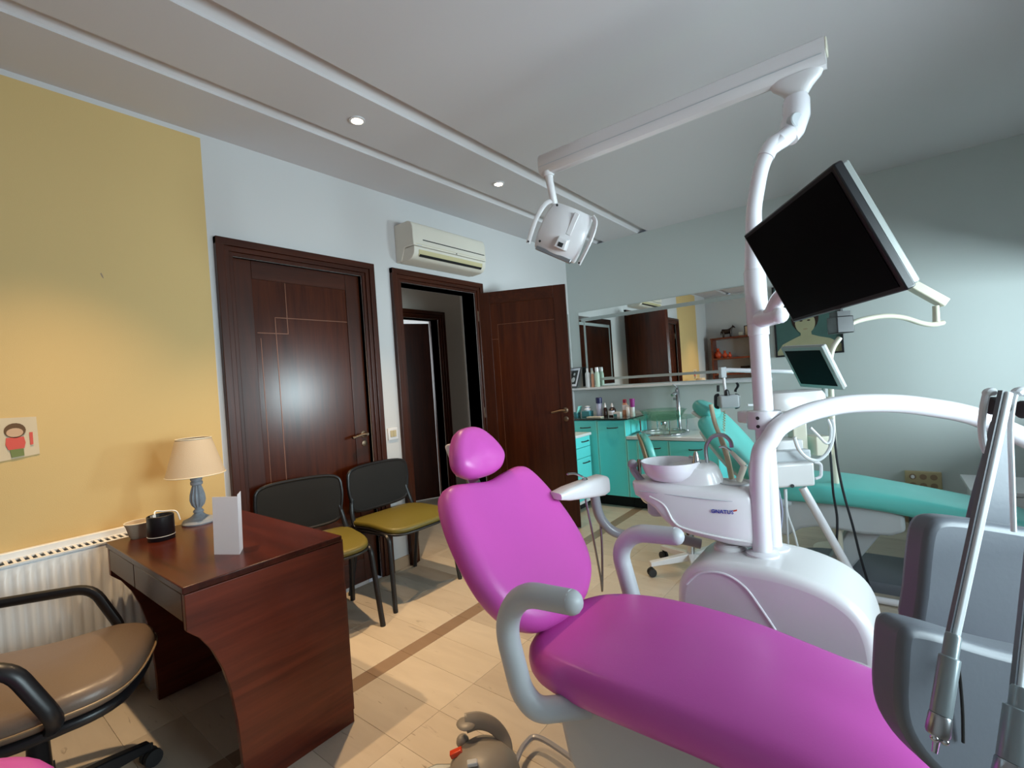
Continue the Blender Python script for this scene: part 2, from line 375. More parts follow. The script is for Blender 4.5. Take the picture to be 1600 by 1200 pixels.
for k in range(k0, k1):
    ya, yb = max(Y0+k*PITCH_Y, YB), min(Y0+(k+1)*PITCH_Y, 0)
    if yb-ya < 0.01: continue
    for (xa, xb) in cols: put_tile('floor_tile', xa, ya, xb-xa, yb-ya, M_tile)
    put_tile('border_tile', 0.845, ya, 0.085, yb-ya, M_strip)

# ceiling with two half-round grooves
def groove(xc, hw, d, n=8):
    return [(xc-hw*math.cos(PI*k/n), HC+d*math.sin(PI*k/n)) for k in range(n+1)]
poly = [(-0.15, HC)]+groove(0.447, 0.045, 0.030)+groove(0.918, 0.052, 0.034)+[(XR+0.15, HC), (XR+0.15, HC+0.12), (-0.15, HC+0.12)]
struct(MB().prism(poly, lambda x, z: V(x, YB-0.15, z), lambda x, z: V(x, 0.15, z)).build('ceiling', M_ceil, origin=(0, 0, HC), angle=25), 'pale ceiling with two long rounded grooves')

# walls
D1 = (-3.622, -2.627); D2 = (-2.475, -1.489); CW = 0.09; DH = 2.15
O1 = (D1[0]+CW, D1[1]-CW); O2 = (D2[0]+CW, D2[1]-CW); OH = DH-CW
mb = MB()
mb.box(-0.15, 0, YB-0.15, O1[0], -0.1, HC).box(-0.15, 0, O1[0], O1[1], OH, HC).box(-0.15, 0, O1[1], O2[0], -0.1, HC).box(-0.15, 0, O2[0], O2[1], OH, HC).box(-0.15, 0, O2[1], 0.15, -0.1, HC)
struct(mb.build('wall_left', M_wall1, smooth=False, origin=(0, 0, 0)), 'white wall with two dark doors and a yellow painted panel')
struct(MB().box(0, XR+0.15, 0, 0.15, -0.1, HC).build('wall_back', M_back_wall, smooth=False, origin=(0, 0, 0)), 'pale wall with the long mirror and the portrait')
mb = MB(); ys = [YB, WIN2[0], WIN2[1], WIN1[0], WIN1[1], 0.0]
for a, b in ((ys[0], ys[1]), (ys[2], ys[3]), (ys[4], ys[5])): mb.box(XR, XR+0.15, a, b, -0.1, HC)
for W in (WIN1, WIN2): mb.box(XR, XR+0.15, W[0], W[1], -0.1, W[2]).box(XR, XR+0.15, W[0], W[1], W[3], HC)
struct(mb.build('wall_right', M_back_wall, smooth=False, origin=(XR, 0, 0)))
struct(MB().box(0, XR+0.15, YB-0.15, YB, -0.1, HC).build('wall_front', M_white_wall, smooth=False, origin=(0, YB, 0)))
for i, W in enumerate((WIN1, WIN2)):
    t = sthing('window_%d' % (i+1), (XR, (W[0]+W[1])/2, W[2]), 'white framed window lighting the room')
    ym = (W[0]+W[1])/2; fw = 0.055
    for (a, b, c, d) in ((W[0], W[0]+fw, W[2], W[3]), (W[1]-fw, W[1], W[2], W[3]), (W[0]+fw, W[1]-fw, W[2], W[2]+fw), (W[0]+fw, W[1]-fw, W[3]-fw, W[3])):
        MB().box(XR+0.03, XR+0.10, a, b, c, d).build('frame_bar', M_window_frame, t, bevel=0.006)
    MB().box(XR+0.03, XR+0.10, ym-0.045, ym+0.045, W[2]+fw, W[3]-fw).build('mullion', M_window_frame, t, bevel=0.006)
    for (a, b) in ((W[0]+fw, ym-0.045), (ym+0.045, W[1]-fw)):
        MB().box(XR+0.06, XR+0.066, a, b, W[2]+fw, W[3]-fw).build('pane', M_glass, t, smooth=False)
# baseboards
for nm, a, b in (('baseboard_left', D1[1], D2[0]), ('baseboard_left', D2[1], -0.0), ('baseboard_left', YB, D1[0])):
    struct(MB().box(0, 0.012, a, b, 0, 0.078).build(nm, M_base_w, bevel=0.003))
struct(MB().box(1.66, XR, -0.014, 0, 0, 0.105).build('baseboard_back', M_base, bevel=0.003))
struct(MB().box(XR-0.014, XR, YB, -0.014, 0, 0.10).build('baseboard_right', M_base, bevel=0.003))

MB().prism([(-4.098, 1.888), (-4.094, 1.893), (-4.089, 1.880), (-4.086, 1.866), (-4.092, 1.872)], lambda y, z: V(0.0002, y, z), lambda y, z: V(0.0008, y, z)).build('scuff_mark', M_base, bpy.data.objects['wall_left'], smooth=False)
# doors
def casing(t, y0, y1, x=0.0, h=DH, mz=M_doorwood, my=M_doorwood_h, s=1):
    def post(ya, yb, inner):       # stepped moulding, three fillets from the outside in
        sg = 1 if yb > ya else -1
        m = MB(); wds = (0.040, 0.028, 0.022); dep = (0.034, 0.024, 0.014); c = ya
        for wd, dp in zip(wds, dep):
            m.box(x, x+s*dp, c, c+sg*wd, 0, h); c += sg*wd
        m.box(x, x-s*0.15, ya+sg*0.078, ya+sg*0.09, 0, h-0.078)
        m.build('door_jamb', mz, t, smooth=False, bevel=0.003)
    post(y0, y0+CW, 1); post(y1, y1-CW, 1)
    m = MB(); c = h
    for wd, dp, k in ((0.040, 0.034, 0.0), (0.028, 0.024, 0.040), (0.022, 0.014, 0.068)):
        m.box(x, x+s*(dp+0.0004), y0+k, y1-k, c-wd, c); c -= wd
    m.box(x, x-s*0.15, y0+0.078, y1-0.078, h-0.09, h-0.078)
    m.build('door_head', my, t, smooth=False, bevel=0.003)
def leaf_parts(t, P, L, inl, hs, hz, sgn, keyz=0.07):
    """P(s, out, z) maps leaf coordinates to the room; L leaf length"""
    def pbox(s0, s1, o0, o1, z0, z1):
        vs = [P(a, b, c) for c in (z0, z1) for (a, b) in ((s0, o0), (s1, o0), (s1, o1), (s0, o1))]
        return MB().add(vs, [(0,3,2,1),(4,5,6,7),(0,1,5,4),(1,2,6,5),(2,3,7,6),(3,0,4,7)])
    lf = pbox(0, L, -0.042, -0.006, 0.008, 2.062).build('door_leaf', M_leafwood, t, smooth=False)
    e = 0.105
    for (a, b, c, d, mm) in ((0, e, 0.008, 2.062, M_doorwood), (L-e, L, 0.008, 2.062, M_doorwood), (e, L-e, 1.957, 2.062, M_doorwood_h), (e, L-e, 0.008, 0.16, M_doorwood_h)):
        pbox(a, b, -0.006, 0.0, c, d).build('leaf_rail', mm, lf, smooth=False, bevel=0.0025)
    for (s0, s1, z0, z1) in inl: pbox(s0, s1, -0.0062, -0.0045, z0, z1).build('inlay_line', M_inlay, lf, smooth=False)
    hd = MB()
    n = (P(0, 1, 0)-P(0, 0, 0)).normalized(); d = (P(1, 0, 0)-P(0, 0, 0)).normalized()
    hd.lathe([(0.024, 0), (0.024, 0.006), (0.012, 0.010), (0.010, 0.048)], P(hs, 0, hz), 18, n)
    a = P(hs, 0.046, hz)
    hd.tube(fillet([a, a+d*(sgn*0.03)+V(0,0,0.004), a+d*(sgn*0.115)-V(0,0,0.012)], 0.02), [0.009]*9, 10)
    hd.build('door_handle', M_brass, lf)
    k = MB().lathe([(0.021, 0), (0.021, 0.005), (0.017, 0.007)], P(hs, 0, hz-keyz), 18, n).lathe([(0.005, 0.007), (0.005, 0.0075)], P(hs, 0, hz-keyz), 8, n)
    k.build('keyhole_rosette', M_brass, lf)
    for z in (0.25, 1.02, 1.86):
        MB().lathe([(0.008, -0.045), (0.008, 0.045)], P(-0.004, 0.006, z), 10, (0, 0, 1)).build('hinge', M_brass, lf)
t = sthing('door_1', (0, (D1[0]+D1[1])/2, 0), 'closed dark wooden door with thin inlaid lines'); casing(t, *D1)
L1 = O1[1]-O1[0]-0.006; s_ = lambda y: y-O1[0]-0.003
leaf_parts(t, lambda s, o, z: V(-0.028+o, O1[0]+0.003+s, z), L1,
    [(s_(-3.234), s_(-3.230), 1.650, 1.955), (s_(-3.306), s_(-3.302), 0.17, 1.745), (s_(-3.305), s_(-2.823), 1.742, 1.746), (s_(-3.41), s_(-3.230), 1.648, 1.652), (s_(-3.395), s_(-3.392), 0.17, 1.62)],
    s_(-2.762), 0.986, -1, 0.062)
t = sthing('door_2', (0, (D2[0]+D2[1])/2, 0), 'open dark wooden door beside its tall frame'); casing(t, *D2)
hx, hy = 0.012, -1.548; dx, dy = 0.9000, 0.4359
leaf_parts(t, lambda s, o, z: V(hx+dx*s+dy*o, hy+dy*s-dx*o, z), 0.765,
    [(0.055, 0.058, 0.17, 1.650), (0.160, 0.163, 0.17, 1.777), (0.160, 0.655, 1.774, 1.777), (0.055, 0.163, 1.648, 1.651)], 0.70, 1.0, -1, 0.072)

# the hall behind the open door
XH = -1.2
OHALL = (-1.74, -0.89)
mb = MB(); mb.box(XH-0.12, XH, -4.2, OHALL[0], -0.1, HC).box(XH-0.12, XH, OHALL[0], OHALL[1], 2.03, HC).box(XH-0.12, XH, OHALL[1], -0.40, -0.1, HC)
struct(mb.build('wall_hall', M_hall, smooth=False, origin=(XH, -1.3, 0)))
struct(MB().box(XH, -0.15, -0.5, -0.40, -0.1, HC).box(XH, -0.15, -4.2, -4.1, -0.1, HC).build('wall_hall_end', M_hall, smooth=False))
struct(MB().box(-3.4, -0.15, -4.2, -0.40, -0.12, 0).box(-0.15, 0, O2[0], O2[1], -0.12, 0).build('floor_hall', M_tile, smooth=False))
struct(MB().box(-3.4, -0.15, -4.2, -0.40, HC, HC+0.1).build('ceiling_hall', M_hall, smooth=False))
struct(MB().box(-3.4, -3.3, -4.2, -0.4, 0, HC).box(-3.4, XH-0.12, -0.42, -0.32, 0, HC).box(-3.4, XH-0.12, -4.2, -4.1, 0, HC).build('wall_far_room', M_white_wall, smooth=False))
t = sthing('door_3', (XH, -1.3, 0), 'dark door standing ajar across the hall'); casing(t, OHALL[0]-CW, OHALL[1]+CW, XH, 2.12)
ang = math.radians(24)
hd3 = V(XH-0.13, OHALL[1]-0.03, 0); dd = V(-math.sin(ang), -math.cos(ang), 0); nn = V(math.cos(ang), -math.sin(ang), 0)
vs = [hd3+dd*a+nn*b+V(0,0,c) for c in (0.01, 2.0) for (a, b) in ((0,-0.02),(0.80,-0.02),(0.80,0.02),(0,0.02))]
MB().add(vs, [(0,3,2,1),(4,5,6,7),(0,1,5,4),(1,2,6,5),(2,3,7,6),(3,0,4,7)]).build('door_leaf', M_doorwood, t, smooth=False)
t = sthing('door_4', (XH+0.2, -0.5, 0), 'dark door frame at the end of the hall')
MB().box(XH+0.08, XH+0.17, -0.53, -0.5, 0, 2.1).box(-0.27, -0.18, -0.53, -0.5, 0, 2.1).box(XH+0.08, -0.18, -0.53, -0.5, 2.02, 2.1).build('door_jamb', M_doorwood, t, smooth=False)
MB().box(XH+0.17, -0.27, -0.512, -0.5, 0, 2.02).build('door_leaf', M_doorwood, t, smooth=False)
L = bpy.data.lights.new('far_room_daylight', 'AREA'); L.energy = 60; L.size = 1.2; L.color = (0.8, 0.92, 1)
o = bpy.data.objects.new('far_room_daylight', L); COL.objects.link(o); o.location = (-3.2, -1.9, 1.5); o.rotation_euler = (0, -PI/2, 0); o['kind'] = 'structure'

L = bpy.data.lights.new('hall_fill_light', 'AREA'); L.energy = 7; L.size = 0.9; L.color = (0.9, 0.95, 1)  # unseen fill light added to brighten the dark hall, no window stands there
o = bpy.data.objects.new('hall_fill_light', L); COL.objects.link(o); o.location = (-0.68, -4.05, 1.5); o.rotation_euler = (PI/2, 0, 0); o['kind'] = 'structure'

# ================================================================== CEILING SPOTS (recessed halogen lamps)
SPOT_K = {-0.83: 0.35, -1.99: 0.22, -3.15: 1.0, -4.31: 0.80}
SPOTS = [(-0.83, 'farthest recessed ceiling spot, above the mirror end of the strip'), (-1.99, 'recessed ceiling spot above the wall mounted air conditioner'),
         (-3.15, 'brightest recessed ceiling spot, above the closed door'), (-4.31, 'nearest recessed ceiling spot, above the desk')]
for y, lab in SPOTS:
    t = thing('ceiling_spot', lab, 'ceiling light', (0.676, y, HC-0.02), 0, 'recessed spots in the ceiling strip')
    MB().lathe([(0.030, 0.020), (0.040, 0.020), (0.041, 0.014), (0.030, 0.012), (0.027, 0.020)], (0.676, y, HC-0.02), 28).build('trim_ring', M_white, t)
    MB().lathe([(0.0265, 0.0195), (0.0265, 0.0165), (0.020, 0.0150), (0.010, 0.0142)], (0.676, y, HC-0.02), 24).build('bulb', M_bulb, t)
    L = bpy.data.lights.new('spot_beam', 'SPOT'); L.energy = SPOT_W*SPOT_K[y]; L.color = (1.0, 0.69, 0.38); L.spot_size = math.radians(82); L.spot_blend = 1.0; L.shadow_soft_size = 0.022
    o = bpy.data.objects.new('spot_beam', L); COL.objects.link(o); o.parent = t; o.location = (0, 0, -0.012)

# ================================================================== WALL W1 FITTINGS
# air conditioner
t = thing('air_conditioner', 'aged white split air conditioner on the wall above the open doorway', 'air conditioner', (0, -2.015, 2.19))
ya, yb = -2.405, -1.625
prof = [(0.0, 2.20), (0.0, 2.47), (0.150, 2.47), (0.185, 2.455), (0.200, 2.42), (0.203, 2.285), (0.192, 2.270)]
MB().prism([(0.0, 2.47), (0.150, 2.47), (0.185, 2.455), (0.200, 2.42), (0.203, 2.287), (0.10, 2.287), (0.06, 2.20), (0, 2.195)], lambda x, z: V(x, ya, z), lambda x, z: V(x, yb, z)).build('body', M_ac, t, bevel=0.006)
MB().prism([(0.10, 2.283), (0.201, 2.283), (0.196, 2.235), (0.170, 2.205), (0.14, 2.195), (0.04, 2.19), (0.04, 2.20)], lambda x, z: V(x, ya+0.006, z), lambda x, z: V(x, yb-0.006, z)).build('lower_panel', M_ac, t, bevel=0.004)
MB().prism([(0.2005, 2.262), (0.2035, 2.262), (0.198, 2.232), (0.188, 2.222), (0.186, 2.224)], lambda x, z: V(x, ya+0.05, z), lambda x, z: V(x, yb-0.05, z)).build('louver', M_ac2, t)
MB().obox((0.192, (ya+yb)/2, 2.2235), V(0.6,0,0.8), V(0,1,0), V(0.8,0,-0.6), 0.009, 0.33, 0.006).build('vent_slot', M_dark, t, smooth=False)
MB().box(0.201, 0.2045, ya+0.09, yb-0.02, 2.333, 2.339).build('panel_slot', M_dark, t, smooth=False)
MB().box(0.201, 0.2038, ya+0.02, yb-0.02, 2.2995, 2.3015).build('panel_seam', M_ac2, t, smooth=False)
for k, y in enumerate((-2.0, -1.975, -1.955)): MB().lathe([(0.005, 0), (0.005, 0.002)], (0.2028, y, 2.293), 8, (1,0,0)).build('indicator_light', (M_white, M_rubber, M_white)[k], t)
MB().box(0.2028, 0.2036, ya+0.035, ya+0.075, 2.289, 2.295).build('maker_badge', M_grey_pl, t, smooth=False)
# switch
t = thing('light_switch', 'white light switch with beige rocker between the two doors', 'light switch', (0, -2.546, 0.925))
MB().box(0, 0.010, -2.588, -2.504, 0.918, 1.002).build('plate', M_white, t, bevel=0.004)
MB().box(0.010, 0.0145, -2.572, -2.547, 0.938, 0.985).build('rocker', M_outlet, t, bevel=0.002)
MB().box(0.010, 0.0145, -2.545, -2.520, 0.938, 0.985).build('rocker', M_outlet, t, bevel=0.002)
# radiator
t = thing('radiator', 'white ribbed panel radiator under the yellow wall beside the desk', 'radiator', (0.02, -4.55, 0.1))
ra, rb, rz0, rz1, rx0, rx1 = -4.98, -3.92, 0.11, 0.71, 0.03, 0.142
nrib = int((rb-ra-0.06)/0.0333); pp = []
y = ra+0.03
pl = [(ra, rx1-0.004), (ra+0.025, rx1-0.004)]
for k in range(nrib):
    pl += [(y, rx1-0.005), (y+0.006, rx1+0.004), (y+0.0185, rx1+0.004), (y+0.0245, rx1-0.005)]; y += 0.0333
pl += [(rb-0.004, rx1-0.004), (rb, rx1-0.004)]
m = MB(); n = len(pl)
zz = [(rz0, -0.004), (rz0+0.035, -0.004), (rz0+0.055, 0), (rz1-0.055, 0), (rz1-0.035, -0.004), (rz1, -0.004)]
vs = []
for z, f in zz:
    for (yy, xx) in pl: vs.append((xx if f == 0 else rx1-0.004, yy, z))
fs = [(i*n+k, i*n+k+1, (i+1)*n+k+1, (i+1)*n+k) for i in range(len(zz)-1) for k in range(n-1)]
m.add(vs, fs); m.build('front_panel', M_rad, t, angle=60)
MB().box(rx0, rx0+0.012, ra, rb, rz0, rz1).build('rear_panel', M_rad, t, smooth=False)
MB().box(rx0, rx1, ra-0.003, ra, rz0, rz1).build('end_cover', M_rad, t, smooth=False); MB().box(rx0, rx1, rb, rb+0.003, rz0, rz1).build('end_cover', M_rad, t, smooth=False)
m = MB(); y = ra+0.02
while y < rb-0.02: m.box(rx0+0.015, rx1-0.015, y, y+0.010, rz1-0.004, rz1); y += 0.0225
m.box(rx0+0.008, rx0+0.018, ra, rb, rz1-0.006, rz1+0.001).box(rx1-0.020, rx1-0.002, ra, rb, rz1-0.006, rz1+0.001)
m.build('top_grille', M_rad, t, smooth=False)
MB().box(rx0+0.014, rx1-0.014, ra+0.01, rb-0.01, rz1-0.05, rz1-0.03).build('fin_core', M_dark, t, smooth=False)
MB().box(0.002, rx0, ra, rb, 0.66, 0.735).build('wall_bracket', M_rad, t, bevel=0.003)
for yy in (ra+0.12, rb-0.12): MB().box(0.03, 0.12, yy-0.012, yy+0.012, 0, 0.12).build('foot', M_rad, t, smooth=False)
# child's drawing on the wall
t = thing('child_drawing', "child's painted figure in a red shirt on cream paper, taped to the yellow wall", 'drawing', (0, -4.42, 1.10))
MB().add([(0.003, -4.520, 1.085), (0.003, -4.335, 1.108), (0.004, -4.338, 1.262), (0.006, -4.520, 1.268), (0.0015, -4.520, 1.085), (0.0015, -4.335, 1.108), (0.0015, -4.338, 1.262), (0.0015, -4.520, 1.268)],
    [(0,1,2,3),(7,6,5,4),(0,4,5,1),(1,5,6,2),(2,6,7,3),(3,7,4,0)]).build('paper', M_paper_old, t, smooth=False)
def flat(name, pts, m, off):
    MB().prism(pts, lambda y, z: V(0.0062+off, y, z), lambda y, z: V(0.0068+off, y, z)).build(name, m, t, smooth=False)
ell = lambda cy, cz, ry, rz, n=18: [(cy+ry*math.cos(2*PI*k/n), cz+rz*math.sin(2*PI*k/n)) for k in range(n)]
flat('hair', ell(-4.402, 1.212, 0.031, 0.030), M_hair, 0); flat('face', ell(-4.403, 1.204, 0.024, 0.018), M_skin, 0.0006)
flat('shirt', [(-4.428, 1.185), (-4.378, 1.185), (-4.374, 1.160), (-4.379, 1.138), (-4.424, 1.136), (-4.431, 1.158)], M_red, 0)
flat('trousers', [(-4.420, 1.136), (-4.381, 1.138), (-4.380, 1.108), (-4.416, 1.104)], M_green, 0)
flat('red_stick', [(-4.362, 1.200), (-4.352, 1.200), (-4.352, 1.150), (-4.361, 1.148)], M_red, 0)

# ================================================================== WALL W2: cabinets, mirror, sink
def cab_front(t, x0, x1, z0, z1, y=-0.5, handle=True, hx=0.55):
    d = MB().box(x0+0.002, x1-0.002, y-0.020, y, z0, z1).build('cabinet_door', M_teal, t, bevel=0.003)
    MB().box(x0+0.002, x0+0.010, y-0.0212, y-0.019, z0+0.003, z1-0.003).build('edge_band', M_teal_edge, d, smooth=False)
    MB().box(x1-0.010, x1-0.002, y-0.0212, y-0.019, z0+0.003, z1-0.003).build('edge_band', M_teal_edge, d, smooth=False)
    if handle:
        c = x0+(x1-x0)*hx; h = MB()
        h.tube(catmull([V(c-0.055, y-0.020, z1-0.068), V(c-0.04, y-0.040, z1-0.07), V(c+0.04, y-0.040, z1-0.066), V(c+0.055, y-0.020, z1-0.064)], 4), 0.005, 8)
        h.build('handle', M_rubber, d)
def base_cab(lab, x0, x1, zt, doors, plinth=True):
    t = thing('base_cabinet', lab, 'cabinet', ((x0+x1)/2, -0.25, 0), 0, 'teal cabinets along the mirror wall')
    MB().box(x0, x1, -0.5, -0.012, 0.11, zt).build('body', M_teal, t, smooth=False)
    MB().box(x0, x1, -0.44, -0.012, 0, 0.11).build('plinth', M_dark, t, smooth=False)
    for (a, b, h) in doors: cab_front(t, a, b, 0.115, zt-0.004, handle=h)
base_cab('tall teal base cabinet next to the open door, left of the two with bar handles', 0.012, 0.540, 0.838, [(0.255, 0.540, True)])
base_cab('tall teal base cabinet whose right end steps down to the sink counter', 0.542, 0.836, 0.838, [(0.542, 0.836, True)])
base_cab('low teal base cabinet under the glass wash basin', 0.838, 1.236, 0.655, [(0.838, 0.945, False), (0.945, 1.236, True)])
base_cab('low teal base cabinet behind the teal dental chair', 1.238, 1.655, 0.655, [(1.238, 1.655, True)])
tag(MB().box(0.012, 0.868, -0.530, -0.012, 0.840, 0.856).build('worktop', M_darktop, bevel=0.003), 'dark glossy worktop on the tall teal cabinets', 'worktop')
tag(MB().box(0.838, 1.665, -0.525, -0.012, 0.657, 0.687).build('worktop', M_marble, bevel=0.004), 'white marble worktop carrying the glass wash basin', 'worktop')
# drawer chest along W1
DX = 0.47
t = thing('drawer_cabinet', 'low teal drawer cabinet with white top behind the open door', 'cabinet', (0.24, -0.83, 0))
DY0, DY1 = -1.10, -0.55
MB().box(0.014, DX-0.02, DY0, DY1, 0.09, 0.70).build('body', M_teal, t, smooth=False)
MB().box(0.05, DX-0.06, DY0+0.02, DY1, 0, 0.09).build('plinth', M_dark, t, smooth=False)
MB().box(0.014, DX+0.02, DY0-0.012, DY1, 0.702, 0.728).build('top', M_marble, t, bevel=0.004)
for z0, z1, h in ((0.60, 0.698, 1), (0.50, 0.596, 0), (0.30, 0.496, 1), (0.10, 0.296, 0)):
    d = MB().box(DX-0.02, DX, DY0+0.003, DY1-0.003, z0, z1).build('drawer', M_teal, t, bevel=0.003)
    if h:
        y = -0.66; z = z1-0.045
        MB().tube(catmull([V(DX, y-0.06, z), V(DX+0.02, y-0.045, z), V(DX+0.02, y+0.045, z), V(DX, y+0.06, z)], 4), 0.005, 8).build('handle', M_rubber, d)
MB().box(DX-0.001, DX+0.003, DY0+0.003, DY1-0.003, 0.075, 0.10).build('bottom_rail', M_marble, t, smooth=False)

# mirror, ledge
t = thing('wall_mirror', 'long frameless wall mirror with frosted border lines above the basin', 'mirror', (1.05, 0, 1.165))
MZ0, MZ1, MX0, MX1 = 1.165, 1.985, 0.127, 1.985
MB().box(MX0, MX1, -0.010, -0.0, MZ0, MZ1).build('mirror_glass', M_mirror, t, smooth=False)
for (a, b, c, d) in ((MX0+0.03, MX1-0.06, 1.880, 1.918), (MX0+0.055, MX1-0.06, 1.222, 1.248), (MX0+0.055, MX0+0.078, 1.248, 1.880)):
    MB().box(a, b, -0.0112, -0.0098, c, d).build('frosted_band', M_frost, t, smooth=False)
tag(MB().box(0.016, 2.0, -0.115, -0.0, 1.128, 1.152).build('wall_ledge', M_splash, bevel=0.003), 'white ledge running along the wall below the mirror', 'shelf')
t = thing('wall_mirror', 'tall mirror with frosted strips on the door wall next to the corner', 'mirror', (0, -0.55, 1.165))
MB().box(0, 0.008, -1.05, -0.03, 1.165, 1.985).build('mirror_glass', M_mirror, t, smooth=False)
for (a, b, c, d) in ((-1.0, -0.08, 1.88, 1.915), (-1.0, -0.08, 1.225, 1.25), (-0.095, -0.07, 1.25, 1.88), (-1.0, -0.975, 1.25, 1.88)):
    MB().box(0.0078, 0.0092, a, b, c, d).build('frosted_band', M_frost, t, smooth=False)

def bottle(name, lab, cat, x, y, z, prof, m, cap=None, capm=None, label=None, group='bottles on the cabinet counter'):
    t = thing(name, lab, cat, (x, y, z), 0, group)
    MB().lathe(prof, (x, y, z), 18).build('body', m, t)
    if cap: MB().lathe(cap, (x, y, z), 16).build('cap', capm, t)
    if label:
        r, z0, z1 = label
        pts = [(x+r*math.cos(a), y+r*math.sin(a)) for a in [(-PI*0.85)+k*(PI*0.7)/8 for k in range(9)]]
        MB().loft([[V(px, py, z+z0) for px, py in pts]+[V(x+(px-x)*0.97, y+(py-y)*0.97, z+z0) for px, py in pts[::-1]], [V(px, py, z+z1) for px, py in pts]+[V(x+(px-x)*0.97, y+(py-y)*0.97, z+z1) for px, py in pts[::-1]]]).build('label', M_paper, t)
    return t
CZ = 0.856
bottle('spray_can', 'lilac spray can with navy cap on the dark worktop', 'spray can', 0.462, -0.30, CZ, [(0.029, 0), (0.031, 0.01), (0.031, 0.125), (0.024, 0.137)], M_lilac, [(0.027, 0.134), (0.032, 0.136), (0.032, 0.19), (0.028, 0.195)], M_navy)
bottle('dropper_bottle', 'slim brown dropper bottle with white tip right beside the spray can', 'bottle', 0.533, -0.31, CZ, [(0.022, 0), (0.023, 0.004), (0.023, 0.075), (0.012, 0.092)], M_amber, [(0.011, 0.09), (0.011, 0.108), (0.004, 0.138)], M_white)
bottle('dropper_bottle', 'wider brown bottle with white label and white tip on the worktop', 'bottle', 0.605, -0.30, CZ, [(0.034, 0), (0.036, 0.005), (0.036, 0.07), (0.02, 0.09), (0.012, 0.094)], M_amber, [(0.012, 0.092), (0.012, 0.110), (0.004, 0.132)], M_white, (0.0365, 0.015, 0.058))
bottle('lotion_bottle', 'clear bottle with crimson cap among the counter bottles', 'bottle', 0.725, -0.26, CZ, [(0.024, 0), (0.026, 0.006), (0.026, 0.11), (0.016, 0.13)], M_salmon, [(0.018, 0.128), (0.019, 0.16), (0.014, 0.165)], M_crim, (0.0265, 0.06, 0.11))
bottle('white_bottle', 'small plain white bottle left of the purple tube', 'bottle', 0.778, -0.30, CZ, [(0.022, 0), (0.023, 0.004), (0.023, 0.082), (0.016, 0.092)], M_white, [(0.017, 0.092), (0.017, 0.108)], M_white)
bottle('cream_tube', 'tube standing on its head with a purple crimped end, right end of the counter bottles', 'tube', 0.822, -0.30, CZ, [(0.022, 0), (0.022, 0.028), (0.019, 0.03), (0.021, 0.09)], M_white, [(0.021, 0.088), (0.024, 0.13), (0.026, 0.17), (0.024, 0.171)], M_purple)
t = thing('tissue_box', 'cyan carton with crumpled white tissue on the dark worktop', 'box', (0.33, -0.31, CZ), 0, 'bottles on the cabinet counter')
MB().box(0.285, 0.375, -0.36, -0.27, CZ, CZ+0.06).build('carton', M_cyanbox, t, bevel=0.003)
MB().lathe([(0.030, 0.06), (0.036, 0.075), (0.022, 0.09), (0.030, 0.105), (0.006, 0.112)], (0.33, -0.31, CZ), 9).build('tissue', M_paper, t)
t = thing('instrument_box', 'small teal box with open white lid next to the door edge on the worktop', 'box', (0.19, -0.33, CZ), 0, 'bottles on the cabinet counter')
MB().box(0.15, 0.235, -0.37, -0.29, CZ, CZ+0.05).build('box_body', M_cyanbox, t, bevel=0.003)
MB().obox((0.24, -0.33, CZ+0.065), V(0.3,0,0.95), V(0,1,0), V(0.95,0,-0.3), 0.05, 0.04, 0.002).build('lid', M_teal_edge, t, smooth=False)
t = thing('medicine_box', 'small green and white carton in front of the counter bottles', 'box', (0.69, -0.37, CZ), 0, 'bottles on the cabinet counter')
MB().box(0.655, 0.73, -0.39, -0.35, CZ, CZ+0.048).build('carton', M_white, t, bevel=0.002)
MB().box(0.66, 0.695, -0.3915, -0.3895, CZ+0.004, CZ+0.030).build('green_print', M_cyanbox, t, smooth=False)
tag(MB().box(0.40, 0.56, -0.47, -0.40, CZ, CZ+0.012).build('instrument_tray', M_cream, bevel=0.003), 'flat cream tray at the front edge of the dark worktop', 'tray')
LZ = 1.152
bottle('spray_bottle', 'pale green spray bottle, tallest on the mirror ledge', 'bottle', 0.335, -0.06, LZ, [(0.024, 0), (0.026, 0.006), (0.026, 0.14), (0.018, 0.165)], M_palegreen, [(0.018, 0.163), (0.020, 0.185), (0.018, 0.212)], M_white, None, 'bottles on the mirror ledge')
bottle('lotion_bottle', 'salmon coloured slim bottle in the middle of the mirror ledge trio', 'bottle', 0.278, -0.06, LZ, [(0.016, 0), (0.017, 0.006), (0.016, 0.13), (0.011, 0.145)], M_salmon, [(0.010, 0.143), (0.011, 0.175), (0.006, 0.18)], M_cream, None, 'bottles on the mirror ledge')
bottle('lotion_bottle', 'grey white bottle leftmost on the mirror ledge', 'bottle', 0.218, -0.06, LZ, [(0.026, 0), (0.028, 0.006), (0.026, 0.15), (0.012, 0.175)], M_grey_pl, [(0.012, 0.173), (0.012, 0.205), (0.009, 0.21)], M_white, None, 'bottles on the mirror ledge')
t = thing('photo_frame', 'black and white photo in dark frame on the ledge by the door edge', 'photo frame', (0.06, -0.06, LZ))
fa, fb_, fc = V(0.93, -0.35, 0), V(0.12, 0.33, 0.93).normalized(), None
fc = fa.cross(fb_)
cc = V(0.055, -0.065, LZ+0.118)
MB().obox(cc, fa, fb_, fc, 0.085, 0.115, 0.006).build('frame', M_black, t, bevel=0.002)
MB().obox(cc+fc*0.0065, fa, fb_, fc, 0.076, 0.106, 0.001).build('mount', M_paper, t, smooth=False)
MB().obox(cc+fc*0.0082, fa, fb_, fc, 0.052, 0.080, 0.0008).build('photograph', M_rubber, t, smooth=False)
MB().lathe([(0.016, 0), (0.016, 0.0005)], cc+fc*0.0092+fb_*0.035, 14, fc).lathe([(0.03, 0), (0.03, 0.0005)], cc+fc*0.0092-fb_*0.03, 14, fc).build('portrait_print', M_grey_pl, t)

